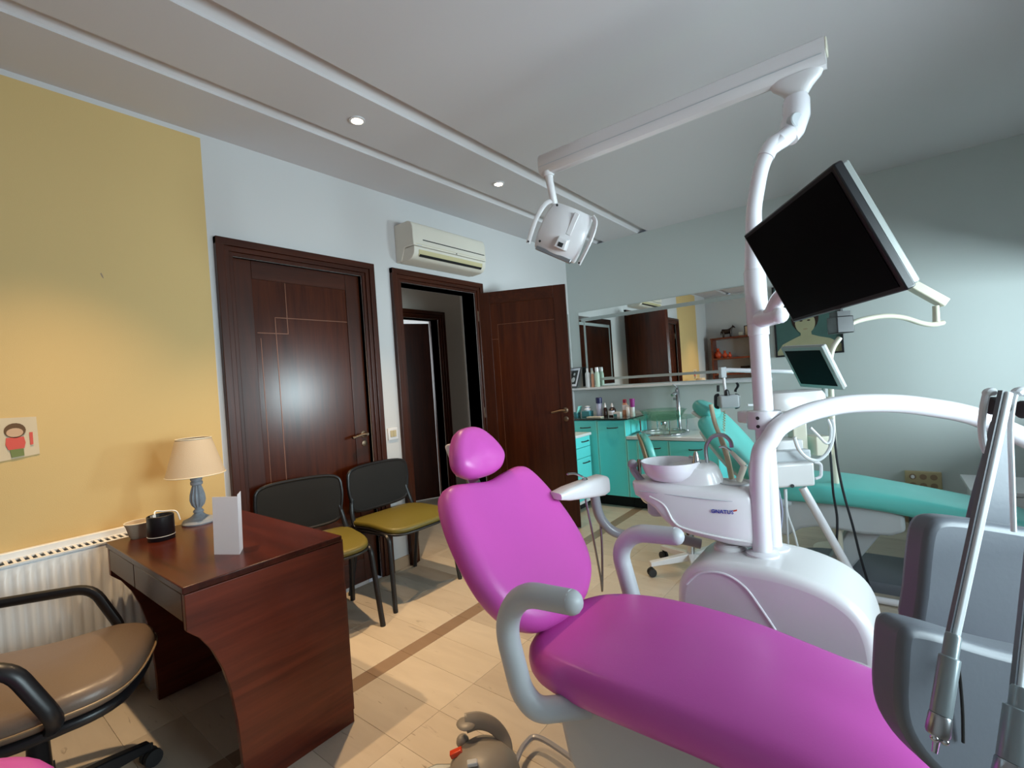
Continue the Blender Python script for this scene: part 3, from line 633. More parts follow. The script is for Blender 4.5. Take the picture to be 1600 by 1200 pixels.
# glass basin on its chrome stand
bx, by = 1.118, -0.29
t = thing('wash_basin', 'round green glass wash basin on a chrome ring stand', 'basin', (bx, by, 0.687))
MB().lathe([(0.02, 0.838), (0.295, 0.838), (0.297, 0.842), (0.295, 0.848), (0.02, 0.848)], (bx, by, 0), 48).build('glass_plate', M_gglass, t)
MB().lathe([(0.03, 0.800), (0.10, 0.812), (0.165, 0.846), (0.205, 0.905), (0.215, 0.912), (0.208, 0.914), (0.196, 0.905), (0.155, 0.852), (0.09, 0.822), (0.03, 0.812)], (bx, by, 0), 48).build('glass_bowl', M_gglass, t)
MB().tube([V(bx+0.215*math.cos(2*PI*k/40), by+0.215*math.sin(2*PI*k/40), 0.70) for k in range(40)], 0.012, 10, closed=True).build('stand_ring', M_chrome, t)
for a in (0.6, 2.2, 3.7, 5.3):
    MB().tube([V(bx+0.215*math.cos(a), by+0.215*math.sin(a), 0.70), V(bx+0.215*math.cos(a), by+0.215*math.sin(a), 0.838)], 0.008, 10).build('stand_rod', M_chrome, t)
MB().lathe([(0.025, 0.80), (0.028, 0.79), (0.022, 0.76), (0.016, 0.75), (0.016, 0.69)], (bx, by, 0), 16).build('drain', M_chrome, t)
t = thing('basin_tap', 'tall chrome mixer tap behind the glass basin', 'tap', (1.20, -0.10, 0.687))
MB().lathe([(0.028, 0.687), (0.028, 0.70), (0.021, 0.705), (0.021, 1.085), (0.018, 1.09)], (1.20, -0.10, 0), 18).build('column', M_chrome, t)
MB().tube(fillet([V(1.20, -0.10, 1.05), V(1.195, -0.17, 1.06), V(1.19, -0.22, 1.04)], 0.03), 0.013, 10).build('spout', M_chrome, t)
MB().tube([V(1.20, -0.10, 1.088), V(1.20, -0.09, 1.11), V(1.175, -0.14, 1.14)], [0.014, 0.012, 0.006], 10).build('lever', M_chrome, t)
MB().lathe([(0.012, 0), (0.012, 0.02)], (1.18, -0.115, 1.0), 10, (-1, -0.6, 0)).build('side_knob', M_chrome, t)

# portrait
t = thing('portrait_painting', 'green toned portrait painting in a thin black frame behind the monitor', 'painting', (2.287, 0, 1.325))
px0, px1, pz0, pz1 = 2.043, 2.528, 1.325, 1.93
for (a, b, c, d) in ((px0, px1, pz0, pz0+0.014), (px0, px1, pz1-0.014, pz1), (px0, px0+0.014, pz0+0.014, pz1-0.014), (px1-0.014, px1, pz0+0.014, pz1-0.014)):
    MB().box(a, b, -0.022, -0.0, c, d).build('frame_bar', M_black, t, smooth=False)
MB().box(px0+0.01, px1-0.01, -0.012, -0.001, pz0+0.01, pz1-0.01).build('canvas', M_paint_bg, t, smooth=False)
def pflat(name, pts, m, off): MB().prism(pts, lambda x, z: V(x, -0.0122-off, z), lambda x, z: V(x, -0.0130-off, z)).build(name, m, t, smooth=False)
ell2 = lambda cx, cz, rx, rz, n=24: [(cx+rx*math.cos(2*PI*k/n), cz+rz*math.sin(2*PI*k/n)) for k in range(n)]
pflat('shoulders', [(px0+0.014, pz0+0.014), (px1-0.014, pz0+0.014), (px1-0.014, 1.40), (2.44, 1.45), (2.36, 1.475), (2.30, 1.50), (2.25, 1.50), (2.18, 1.470), (2.10, 1.43), (px0+0.014, 1.37)], M_paint_skin, 0)
pflat('hair', ell2(2.272, 1.635, 0.098, 0.115), M_horse, 0.0008)
pflat('neck', [(2.235, 1.47), (2.315, 1.47), (2.310, 1.56), (2.238, 1.56)], M_paint_skin, 0.0009)
pflat('face', ell2(2.272, 1.595, 0.072, 0.092), M_paint_skin, 0.0016)
for cx in (2.245, 2.299): pflat('eye', ell2(cx, 1.615, 0.012, 0.006, 10), M_horse, 0.0024)
pflat('mouth', ell2(2.272, 1.545, 0.018, 0.005, 10), M_tanback, 0.0024)
# power sockets
t = thing('socket_strip', 'beige six hole power socket block low on the wall', 'power socket', (2.95, 0, 0.25))
MB().box(2.855, 3.065, -0.03, 0, 0.255, 0.395).build('housing', M_outlet, t, bevel=0.006)
for i in range(3):
    for j in range(2):
        MB().lathe([(0.021, 0), (0.021, 0.001), (0.017, 0.0012), (0.016, -0.004), (0.001, -0.004)], (2.90+0.06*i, -0.0305, 0.29+0.065*j), 16, (0,-1,0)).build('socket', M_base, t)
MB().lathe([(0.012, 0), (0.012, 0.025), (0.008, 0.03)], (2.90, -0.03, 0.355), 12, (0,-1,0)).build('plug', M_white, t)

# ================================================================== DESK CORNER
def cushion(outline, T, crown, r, mapf, rings=(0.25, 0.5, 0.72, 0.88, 1.0), bottom=True, na=8):
    m = MB(); n = len(outline)
    inner = []
    for (u, v) in outline:
        l = math.hypot(u, v); k = max(0.05, 1-r/l); inner.append((u*k, v*k, u/l, v/l))
    rr = []
    for t in rings: rr.append([mapf(a*t, b*t, T/2+crown*(1-t*t)) for (a, b, c, d) in inner])
    for k in range(1, na+1):
        a = PI/2-PI*k/na
        wz = (T/2-r)*(1 if a > 0.01 else (-1 if a < -0.01 else 0))+r*math.sin(a)
        rr.append([mapf(x+c*r*math.cos(a), y+d*r*math.cos(a), wz) for (x, y, c, d) in inner])
    rr.append([mapf(a*0.5, b*0.5, -T/2) for (a, b, c, d) in inner])
    m.loft(rr, cap0=False, cap1=False)
    c0 = len(m.v); m.v.append(Vector(mapf(0, 0, T/2+crown))); m.v.append(Vector(mapf(0, 0, -T/2)))
    last = (len(rr)-1)*n
    for k in range(n):
        m.f.append((c0, k, (k+1) % n)); m.f.append((c0+1, last+(k+1) % n, last+k))
    return m
def smooth_outline(pts, n=5):
    pts = [Vector((p[0], p[1], 0)) for p in pts]; m = len(pts); out = []
    for i in range(m):
        p0, p1, p2, p3 = pts[i-1], pts[i], pts[(i+1) % m], pts[(i+2) % m]
        for k in range(n):
            t = k/n; q = 0.5*((2*p1)+(p2-p0)*t+(2*p0-5*p1+4*p2-p3)*t*t+(3*p1-p0-3*p2+p3)*t**3); out.append((q.x, q.y))
    return out
def mirror_outline(half):          # half: (u>=0, v) from top to bottom
    return half+[(-u, v) for (u, v) in half[::-1] if u > 1e-6]

DZ = 0.724
dx0, dx1, dya, dyb = 0.212, 1.092, -4.183, -3.655
t = thing('desk', 'reddish brown wooden desk with curved side panel and drawers', 'desk', (0.63, -3.92, 0))
MB().box(dx0-0.004, dx1, dya-0.004, dyb, DZ-0.022, DZ).build('desk_top', M_desk, t, bevel=0.003)
def side_poly(z1): return [(dyb, 0), (dyb, z1), (dya, z1), (dya, 0.590), (-4.172, 0.578), (-4.150, 0.556), (-4.118, 0.500), (-4.092, 0.430), (-4.074, 0.350), (-4.062, 0.250), (-4.055, 0.12), (-4.053, 0)]
MB().prism(side_poly(DZ-0.024), lambda y, z: V(dx1-0.024, y, z), lambda y, z: V(dx1-0.001, y, z)).build('side_panel', M_desk_side, t, smooth=False, bevel=0.002)
MB().prism(side_poly(DZ-0.024), lambda y, z: V(dx0+0.001, y, z), lambda y, z: V(dx0+0.024, y, z)).build('side_panel', M_desk_side, t, smooth=False, bevel=0.002)
MB().box(dx0+0.026, dx1-0.026, dyb+0.001, dyb+0.018, 0.03, DZ-0.024).build('back_panel', M_desk_side, t, smooth=False)
xm = 0.575
ap = [(dx0+0.026, DZ-0.024), (dx1-0.026, DZ-0.024), (dx1-0.026, 0.588)]
for k in range(9):
    a = k/8; ap.append((dx1-0.026-(dx1-dx0-0.052)*a, 0.588+0.020*math.sin(PI*a)))
MB().prism(ap, lambda x, z: V(x, dya+0.020, z), lambda x, z: V(x, dya+0.036, z)).build('apron', M_desk_side, t, smooth=False)
for (a, b) in ((dx0+0.028, xm-0.003), (xm+0.003, dx1-0.028)):
    MB().box(a, b, dya, dya+0.018, 0.612, DZ-0.026).build('drawer', M_desk, t, bevel=0.002)
MB().box(dx0+0.026, dx1-0.026, dya+0.04, dyb-0.02, 0.60, 0.606).build('drawer_bottom', M_desk_side, t, smooth=False)

# lamp
lx, ly = 0.262, -3.862
t = thing('table_lamp', 'small table lamp with cream cone shade and grey blue fluted base', 'lamp', (lx, ly, DZ))
MB().lathe([(0.066, 0), (0.068, 0.006), (0.062, 0.018), (0.045, 0.024), (0.030, 0.032), (0.018, 0.045), (0.022, 0.052), (0.020, 0.058), (0.013, 0.064), (0.016, 0.072)], (lx, ly, DZ), 32).build('base', M_lampbase, t)
m = MB(); rings = []
for (r, z) in ((0.016, 0.072), (0.025, 0.085), (0.030, 0.105), (0.028, 0.13), (0.022, 0.155), (0.017, 0.172)):
    rings.append([V(lx+r*(1+0.09*math.cos(12*a))*math.cos(a), ly+r*(1+0.09*math.cos(12*a))*math.sin(a), DZ+z) for a in [2*PI*k/72 for k in range(72)]])
m.loft(rings); m.build('fluted_stem', M_lampbase, t)
MB().lathe([(0.017, 0.172), (0.024, 0.176), (0.025, 0.188), (0.020, 0.192), (0.024, 0.198), (0.024, 0.206), (0.012, 0.210), (0.008, 0.245)], (lx, ly, DZ), 24).build('collar', M_lampbase, t)
m = MB(); seg = 48
m.lathe([(0.118, 0.222), (0.070, 0.388), (0.068, 0.388), (0.116, 0.222)], (lx, ly, DZ), seg, caps=False)
n = len(m.v); m.f += [(3*seg+k, 3*seg+(k+1) % seg, (k+1) % seg, k) for k in range(seg)]
m.build('shade', M_shade, t)
for zz_, rr_ in ((0.222, 0.1185), (0.388, 0.0702)):
    MB().tube([V(lx+rr_*math.cos(2*PI*k/40), ly+rr_*math.sin(2*PI*k/40), DZ+zz_) for k in range(40)], 0.0022, 6, closed=True).build('shade_trim', M_cream, t)
MB().tube([V(lx-0.068, ly, DZ+0.378), V(lx+0.068, ly, DZ+0.378)], 0.002, 6).tube([V(lx, ly, DZ+0.24), V(lx, ly, DZ+0.378)], 0.003, 6).build('shade_carrier', M_brass, t)
# cup, bowl, brochure
t = thing('pen_cup', 'black leather pen cup with a white cable on the desk', 'pen cup', (0.40, -4.045, DZ))
MB().lathe([(0.045, 0), (0.047, 0.003), (0.047, 0.098), (0.044, 0.100), (0.042, 0.097), (0.042, 0.006), (0.01, 0.006)], (0.40, -4.045, DZ), 36).build('cup', M_black, t)
MB().tube([V(0.40+0.0475*math.cos(2*PI*k/36), -4.045+0.0475*math.sin(2*PI*k/36), DZ+0.018) for k in range(36)], 0.0012, 6, closed=True).build('stitching', M_grey_pl, t)
MB().tube(catmull([V(0.395, -4.06, DZ+0.085), V(0.375, -4.055, DZ+0.112), V(0.36, -4.02, DZ+0.104), V(0.385, -3.985, DZ+0.098), V(0.395, -3.975, DZ+0.06)], 6), 0.003, 8).build('white_cable', M_whitecable, t)
MB().obox((0.405, -4.07, DZ+0.092), V(0.9,0.3,0.2).normalized(), V(-0.3,0.9,0), V(-0.06,-0.06,0.95), 0.009, 0.006, 0.014).build('plug', M_whitecable, t, smooth=False)
t = thing('small_bowl', 'cream ceramic bowl behind the black pen cup', 'bowl', (0.262, -4.085, DZ))
MB().lathe([(0.030, 0), (0.032, 0.006), (0.036, 0.012), (0.044, 0.048), (0.050, 0.062), (0.048, 0.066), (0.042, 0.055), (0.03, 0.012), (0.005, 0.010)], (0.262, -4.085, DZ), 32).build('body', M_shade, t)
MB().tube([V(0.262+0.049*math.cos(2*PI*k/32), -4.085+0.049*math.sin(2*PI*k/32), DZ+0.064) for k in range(32)], 0.0028, 6, closed=True).build('rim', M_cream, t)
t = thing('brochure', 'white folded brochure standing upright on the desk', 'brochure', (0.90, -3.99, DZ))
a = V(0.842, -4.010, DZ); b = V(0.935, -3.962, DZ); c = V(0.872, -3.925, DZ); hgt = V(-0.006, 0.008, 0.205)
tn = V(-0.0005, 0.001, 0)
for p, q, nm, hh in ((a, b, 'front_leaf', hgt), (c, b, 'rear_leaf', hgt*1.03)):
    MB().add([p, q, q+hh, p+hh, p+tn, q+tn, q+hh+tn, p+hh+tn], [(0,1,2,3),(7,6,5,4),(0,4,5,1),(1,5,6,2),(2,6,7,3),(3,7,4,0)]).build(nm, M_paper, t, smooth=False)

# waiting chairs
def guest_chair():
    t = thing('waiting_chair', '', 'chair', (0,0,0), 0, 'olive seated waiting chairs')
    out = smooth_outline([(-0.21, -0.225), (0.0, -0.245), (0.17, -0.235), (0.235, -0.16), (0.245, 0.0), (0.235, 0.16), (0.17, 0.235), (0.0, 0.245), (-0.21, 0.225), (-0.225, 0.0)])
    fz = lambda u: 0.452+0.010*math.cos(u*9)-0.02*max(0, (u-0.1))*2
    cushion(out, 0.034, 0.012, 0.015, lambda u, v, w_: V(u, v, fz(u)+w_)).build('seat', M_olive, t, local=True)
    cushion([(a*1.01, b*1.01) for a, b in out], 0.014, 0.0, 0.006, lambda u, v, w_: V(u, v, fz(u)-0.022+w_)).build('seat_pan', M_black, t, local=True)
    for s in (-1, 1):
        pr = fillet([V(0.232, s*0.262, 0.0), V(0.185, s*0.238, 0.428), V(-0.14, s*0.238, 0.418), V(-0.185, s*0.235, 0.50), V(-0.205, s*0.215, 0.60)], 0.05)
        MB().tube(pr, 0.011, 10, flat=(1.0, 1.35)).build('leg', M_black, t, local=True)
        pr = fillet([V(-0.215, s*0.262, 0.0), V(-0.12, s*0.242, 0.40), V(-0.02, s*0.238, 0.422)], 0.04)
        MB().tube(pr, 0.011, 10, flat=(1.0, 1.35)).build('leg', M_black, t, local=True)
        for x, y in ((0.232, 0.262), (-0.215, 0.262)): MB().lathe([(0.014, 0), (0.014, 0.015)], (x, s*y, 0), 10).build('foot_cap', M_rubber, t, local=True)
    MB().tube([V(0.16, -0.235, 0.425), V(0.16, 0.235, 0.425)], 0.010, 8).tube([V(-0.12, -0.24, 0.415), V(-0.12, 0.24, 0.415)], 0.010, 8).build('cross_bar', M_black, t, local=True)
    def bk(u, v, w_): return V(-0.198-0.05*(v)-0.022*(1-(u/0.24)**2)-w_, u, 0.640+v)
    ob = smooth_outline([(-0.20, 0.135), (0, 0.150), (0.20, 0.135), (0.235, 0.06), (0.225, -0.05), (0.19, -0.125), (0, -0.140), (-0.19, -0.125), (-0.225, -0.05), (-0.235, 0.06)])
    cushion(ob, 0.012, 0, 0.005, bk).build('backrest', M_blackfab, t, local=True)
    MB().tube([bk(u, v, 0) for u, v in ob], 0.010, 8, closed=True).build('back_frame', M_black, t, local=True)
    return t
gc = guest_chair(); gc.location = (0.275, -2.735, 0); gc['label'] = 'olive seated chair with black mesh back, standing between the two doors'
g2 = copy_tree(gc); g2.location = (0.285, -3.335, 0); g2.rotation_euler = (0, 0, math.radians(-13)); g2['label'] = 'olive seated chair with black mesh back, half hidden behind the desk'

# office chair (faces the desk)
def office_chair():
    t = thing('office_chair', 'brown vinyl office chair with black loop armrests in front of the desk', 'chair', (0.70, -4.47, 0), math.radians(-27))
    out = smooth_outline([(-0.215, -0.22), (0.0, -0.24), (0.215, -0.22), (0.255, -0.02), (0.245, 0.16), (0.17, 0.262), (0.0, 0.285), (-0.17, 0.262), (-0.245, 0.16), (-0.255, -0.02)])
    sz = lambda v: 0.470-0.022*math.cos((v+0.05)*7)-0.14*max(0, v-0.14)
    cushion(out, 0.075, 0.015, 0.036, lambda u, v, w_: V(u, v, sz(v)+w_)).build('seat', M_brown_seat, t, local=True)
    pts = [(u*1.012, v*1.012) for u, v in out]
    MB().tube([V(u, v, sz(v)-0.008) for u, v in pts], 0.0035, 6, closed=True).build('seat_piping', M_tanback, t, local=True)
    cushion([(u*0.97, v*0.97) for u, v in out], 0.03, 0, 0.012, lambda u, v, w_: V(u, v, sz(v)-0.05+w_)).build('seat_shell', M_black, t, local=True)
    for s in (-1, 1):
        pr = fillet([V(s*0.20, -0.14, 0.405), V(s*0.275, -0.19, 0.42), V(s*0.285, -0.30, 0.60), V(s*0.285, -0.24, 0.640), V(s*0.280, 0.065, 0.632), V(s*0.272, 0.150, 0.455), V(s*0.20, 0.10, 0.400)], 0.05)
        MB().tube(pr, 0.019, 12, flat=(0.85, 1.15)).build('armrest', M_black, t, local=True)
    def bk(u, v, w_): return V(u, -0.275-0.16*v+0.25*u*u+w_, 0.74+v)
    ob = smooth_outline([(-0.20, 0.21), (0, 0.235), (0.20, 0.21), (0.235, 0.0), (0.20, -0.19), (0, -0.21), (-0.20, -0.19), (-0.235, 0.0)])
    cushion(ob, 0.06, 0.01, 0.028, bk).build('backrest', M_brown_seat, t, local=True)
    MB().tube(fillet([V(0, -0.10, 0.40), V(0, -0.30, 0.41), V(0, -0.34, 0.70)], 0.06), 0.022, 10, flat=(0.5, 1.4)).build('back_stem', M_black, t, local=True)
    MB().lathe([(0.028, 0.10), (0.032, 0.12), (0.026, 0.30), (0.045, 0.33), (0.06, 0.40)], (0, 0, 0), 20).build('gas_column', M_black, t, local=True)
    base = MB().lathe([(0.05, 0.075), (0.055, 0.10), (0.04, 0.125)], (0, 0, 0), 20).build('base_hub', M_black, t, local=True)
    for k in range(5):
        a = 2*PI*k/5+0.95; d = V(math.cos(a), math.sin(a), 0); p_ = V(-math.sin(a), math.cos(a), 0)
        rings = []
        for (s0, z, w_, h) in ((0.03, 0.100, 0.026, 0.024), (0.16, 0.090, 0.024, 0.020), (0.28, 0.074, 0.019, 0.013)):
            rings.append([d*s0+p_*w_+V(0,0,z-h), d*s0+p_*w_*0.7+V(0,0,z+h), d*s0-p_*w_*0.7+V(0,0,z+h), d*s0-p_*w_+V(0,0,z-h)])
        MB().loft(rings).build('base_arm', M_black, t, local=True, bevel=0.004)
        c = d*0.285
        cs = MB()
        for q in (-1, 1): cs.lathe([(0.004, -0.010), (0.028, -0.009), (0.029, 0), (0.028, 0.009), (0.004, 0.010)], c+p_*(0.014*q)+V(0,0,0.029), 16, p_)
        cs.tube([c+V(0,0,0.03), c+V(0,0,0.075)], 0.008, 8); cs.build('caster', M_rubber, t, local=True)
    return t
office_chair()

# stools
def caster(mb, c, d, r=0.026):
    for q in (-1, 1): mb.lathe([(0.004, -0.009), (r-0.001, -0.008), (r, 0), (r-0.001, 0.008), (0.004, 0.009)], c+d*(0.012*q)+V(0,0,r), 14, d)
    mb.tube([c+V(0,0,r), c+V(0,0,r+0.04)], 0.007, 8)
def stool(loc, rz, lab, vinyl, seat_z, back=True, R=0.19):
    t = thing('dentist_stool', lab, 'stool', loc, rz, 'rolling stools')
    out = [(R*math.cos(2*PI*k/40), R*math.sin(2*PI*k/40)) for k in range(40)]
    cushion(out, 0.085, 0.012, 0.04, lambda u, v, w_: V(u, v, seat_z-0.045+w_)).build('seat', vinyl, t, local=True)
    MB().lathe([(0.05, seat_z-0.13), (0.15, seat_z-0.095), (0.15, seat_z-0.085)], (0,0,0), 24).build('seat_plate', M_white, t, local=True)
    MB().lathe([(0.024, 0.10), (0.024, 0.30), (0.018, 0.31), (0.018, seat_z-0.12)], (0,0,0), 16).build('column', M_chrome, t, local=True)
    for k in range(5):
        a = 2*PI*k/5+0.3; d = V(math.cos(a), math.sin(a), 0); p_ = V(-math.sin(a), math.cos(a), 0)
        rings = [[d*s0+p_*w_+V(0,0,z-h), d*s0+p_*w_+V(0,0,z+h), d*s0-p_*w_+V(0,0,z+h), d*s0-p_*w_+V(0,0,z-h)] for (s0, z, w_, h) in ((0.02, 0.10, 0.022, 0.022), (0.27, 0.078, 0.018, 0.014))]
        MB().loft(rings).build('base_arm', M_white, t, local=True, bevel=0.004)
        cs = MB(); caster(cs, d*0.262, p_); cs.build('caster', M_rubber, t, local=True)
    if back:
        ob = smooth_outline([(-0.14, 0.10), (0, 0.12), (0.14, 0.10), (0.17, 0.0), (0.14, -0.09), (0, -0.10), (-0.14, -0.09), (-0.17, 0.0)])
        cushion(ob, 0.05, 0.01, 0.022, lambda u, v, w_: V(0.215+0.22*v-0.3*u*u-w_, u, seat_z+0.22+v)).build('backrest', vinyl, t, local=True)
        cushion(ob, 0.016, 0.0, 0.007, lambda u, v, w_: V(0.250+0.22*v-0.3*u*u-w_, u, seat_z+0.22+v)).build('back_shell', M_tanback, t, local=True)
        MB().tube(fillet([V(0.05, 0, seat_z-0.11), V(0.28, 0, seat_z-0.10), V(0.28, 0, seat_z+0.18)], 0.07), 0.012, 10).build('back_stem', M_chrome, t, local=True)
    return t
stool((1.76, -1.67, 0), math.radians(206), 'white based teal stool with tan back shell behind the spittoon', M_teal_vinyl, 0.54)
stool((1.39, -4.738, 0), 0, 'round pink stool at the bottom left corner of the picture', M_pink, 0.555, False, 0.23)

# ================================================================== DENTAL CHAIRS
def dental_chair(lab, vinyl, loc, rz=0.0, head=(24, 1.628, 1.034)):
    t = thing('dental_chair', lab, 'dental chair', loc, rz, 'reclining dental chairs')
    O = V(2.3, 0, 0)
    def add(m, name, mm, par=None, **k): return m.build(name, mm, par or t, local=True, **k)
    # seat and leg rest
    zs = [(1.88, 0.530), (2.0, 0.545), (2.15, 0.556), (2.3, 0.558), (2.45, 0.552), (2.6, 0.534), (2.8, 0.502), (3.0, 0.466), (3.25, 0.420)]
    def zprof(x):
        for (a, za), (b, zb) in zip(zs, zs[1:]):
            if x <= b: 
                q = (x-a)/(b-a); return za+(zb-za)*q
        return zs[-1][1]
    zz_ = lambda x: (zprof(x-0.05)+zprof(x-0.025)+zprof(x)+zprof(x+0.025)+zprof(x+0.05))/5
    cx = 2.55
    half = [(1.900, 0.0), (1.907, 0.09), (1.935, 0.160), (2.00, 0.215), (2.12, 0.246), (2.26, 0.256), (2.40, 0.256), (2.52, 0.248), (2.66, 0.232), (2.85, 0.215), (3.05, 0.20), (3.16, 0.17), (3.21, 0.10), (3.225, 0.0)]
    pts = [(x-cx, y) for x, y in half]+[(x-cx, -y) for x, y in half[-2:0:-1]]
    out = smooth_outline(pts, 4)
    add(cushion(out, 0.100, 0.012, 0.047, lambda u, v, w_: V(u+cx, v, zz_(u+cx)-0.050+w_)-O, rings=(0.12, 0.25, 0.4, 0.55, 0.7, 0.82, 0.92, 1.0)), 'seat_cushion', vinyl)
    # backrest
    rec = math.radians(37); va = V(-math.sin(rec), 0, math.cos(rec)); na = V(math.cos(rec), 0, math.sin(rec)); C = V(1.822, 0, 0.722)
    ob = smooth_outline(mirror_outline([(0.0, 0.258), (0.09, 0.270), (0.18, 0.276), (0.226, 0.240), (0.258, 0.14), (0.270, 0.02), (0.259, -0.08), (0.218, -0.160), (0.142, -0.214), (0.06, -0.234)][:]+[(0.0, -0.238)]), 4)
    def bmap(u, v, w_): return C+V(0, u, 0)+va*v+na*(w_+0.10*u*u*4*0.35)-O
    add(cushion(ob, 0.100, 0.004, 0.048, bmap), 'backrest', vinyl)
    bs = add(cushion([(u*0.80, v*0.80) for u, v in ob], 0.03, 0.0, 0.012, lambda u, v, w_: bmap(u, v, w_-0.060)), 'back_shell', M_white)
    add(MB().obox(C+va*-0.29+na*-0.035-O, V(0,1,0), va, na, 0.075, 0.09, 0.018), 'back_hinge', M_white, bevel=0.012, seg=3)
    # headrest
    r2 = math.radians(head[0]); vh = V(-math.sin(r2), 0, math.cos(r2)); nh = V(math.cos(r2), 0, math.sin(r2)); H = V(head[1], 0, head[2])
    oh = smooth_outline(mirror_outline([(0.0, 0.092), (0.05, 0.082), (0.092, 0.040), (0.118, -0.015), (0.112, -0.055), (0.07, -0.085)]+[(0.0, -0.092)]), 5)
    add(cushion(oh, 0.085, 0.012, 0.040, lambda u, v, w_: H+V(0,u,0)+vh*v+nh*(w_+0.5*u*u)-O), 'headrest', vinyl)
    add(MB().obox(H+vh*-0.10-nh*0.055-O, V(0,1,0), vh, nh, 0.028, 0.13, 0.006), 'headrest_bar', M_chrome, bevel=0.003)
    add(MB().obox(H-nh*0.05-O, V(0,1,0), vh, nh, 0.07, 0.06, 0.012), 'headrest_shell', M_white, bevel=0.01, seg=3)
    # armrests
    for s, nm in ((-1, 'armrest'), (1, 'armrest')):
        k_ = 0.032 if s > 0 else 0.0
        pr = fillet([V(2.14, s*0.19, 0.440), V(2.050+k_, s*0.285, 0.448), V(2.016+k_, s*0.300, 0.49), V(1.975+k_, s*0.302, 0.655), V(2.035+k_, s*0.302, 0.748-k_*0.7), V(2.180+k_, s*0.300, 0.757-k_*0.7)], 0.07)
        pr = [p_-O for p_ in pr]
        m = MB(); m.tube(pr, [0.030]*(len(pr)-1)+[0.029], 14); m.ball(pr[-1], 0.029, 14, 8); add(m, nm, M_grey_pl)
    # body and base
    shell = [(2.04, 0.47), (2.62, 0.455), (2.68, 0.42), (2.68, 0.33), (2.62, 0.30), (2.50, 0.29), (2.40, 0.30), (2.28, 0.305), (2.20, 0.285), (2.13, 0.235), (2.09, 0.225), (2.06, 0.26), (2.04, 0.36)]
    add(MB().prism(shell, lambda x, z: V(x, -0.185, z)-O, lambda x, z: V(x, 0.185, z)-O), 'seat_frame', M_grey_pl, bevel=0.02, seg=3)
    add(MB().prism([(2.30, 0.05), (2.42, 0.05), (2.60, 0.32), (2.44, 0.32)], lambda x, z: V(x, -0.10, z)-O, lambda x, z: V(x, 0.10, z)-O), 'lift_arm', M_grey_pl, bevel=0.012, seg=2)
    add(MB().box(2.70-O.x, 3.02-O.x, -0.12, 0.12, 0.265, 0.36), 'housing_cap', M_grey_pl, bevel=0.008, seg=2)
    add(MB().box(2.71-O.x, 3.00-O.x, -0.11, 0.11, 0.055, 0.265), 'motor_housing', M_rubber, bevel=0.006)
    rr = [[V(2.52+u*f, v*f, z)-O for u, v in sring(0.42, 0.24, 3.2, 44)] for z, f in ((0.0, 1.0), (0.035, 1.0), (0.055, 0.96), (0.06, 0.90))]
    add(MB().loft(rr), 'floor_plate', M_tray_grey)
    return t
CY = -3.45
pink = dental_chair('magenta pink dental chair with grey armrests in the foreground', M_pink, (2.3, CY, 0))
teal = dental_chair('teal dental chair reclined beside the far wall', M_teal_vinyl, (2.44, -1.25, 0), 0.0, (56, 1.645, 0.985))

# foot control
fc = V(1.700, -3.585, 0)
t = thing('foot_control', 'grey domed foot control with curved lever and orange button on the floor', 'foot control', fc)
rr = [[fc+V(u*f, v*f, z) for u, v in sring(0.112, 0.112, 2.2, 36)] for z, f in ((0.0, 1.0), (0.02, 1.02), (0.05, 0.97), (0.08, 0.82), (0.10, 0.60), (0.108, 0.30), (0.110, 0.02))]
MB().loft(rr).build('dome', M_foot, t)
pr = catmull([hit(793, 1195, 2, 0.05), hit(790, 1160, 2, 0.09), hit(772, 1135, 2, 0.135), hit(748, 1126, 2, 0.155), hit(728, 1130, 2, 0.150)], 6)
MB().tube(pr, [0.014+0.010*k/(len(pr)-1) for k in range(len(pr))], 12, flat=(0.55, 1.2)).build('lever', M_foot, t)
q = hit(728, 1131, 2, 0.150); MB().ball(q, 0.030, 16, 8, (1.15, 1.0, 0.35)).build('lever_pad', M_foot, t)
q = hit(713, 1176, 2, 0.095); MB().obox(q, V(0.6,-0.6,0.1).normalized(), V(0.6,0.6,0.25).normalized(), V(-0.35,-0.2,0.9).normalized(), 0.012, 0.020, 0.008).build('rocker_button', M_orange, t, bevel=0.003)
q = hit(738, 1192, 2, 0.112); MB().obox(q, V(0.7,-0.7,0).normalized(), V(0.7,0.7,0).normalized(), V(0,0,1), 0.010, 0.016, 0.006).build('rocker_button', M_grey_pl, t, bevel=0.003)
q = hit(723, 1158, 2, 0.085); MB().ball(q, 0.022, 12, 8).build('side_knob', M_foot, t)
q = hit(688, 1204, 2, 0.05); MB().obox(q, R_, V(0.4,0.8,0).normalized(), V(0,0,1), 0.045, 0.035, 0.012).build('pedal', M_silver_pl, t, bevel=0.008)
MB().tube(catmull([fc+V(0.09, 0.04, 0.05), hit(820, 1163, 2, 0.04), hit(850, 1156, 2, 0.05), V(2.10, CY+0.0, 0.06)], 8), 0.009, 8).build('hose', M_greytube, t)

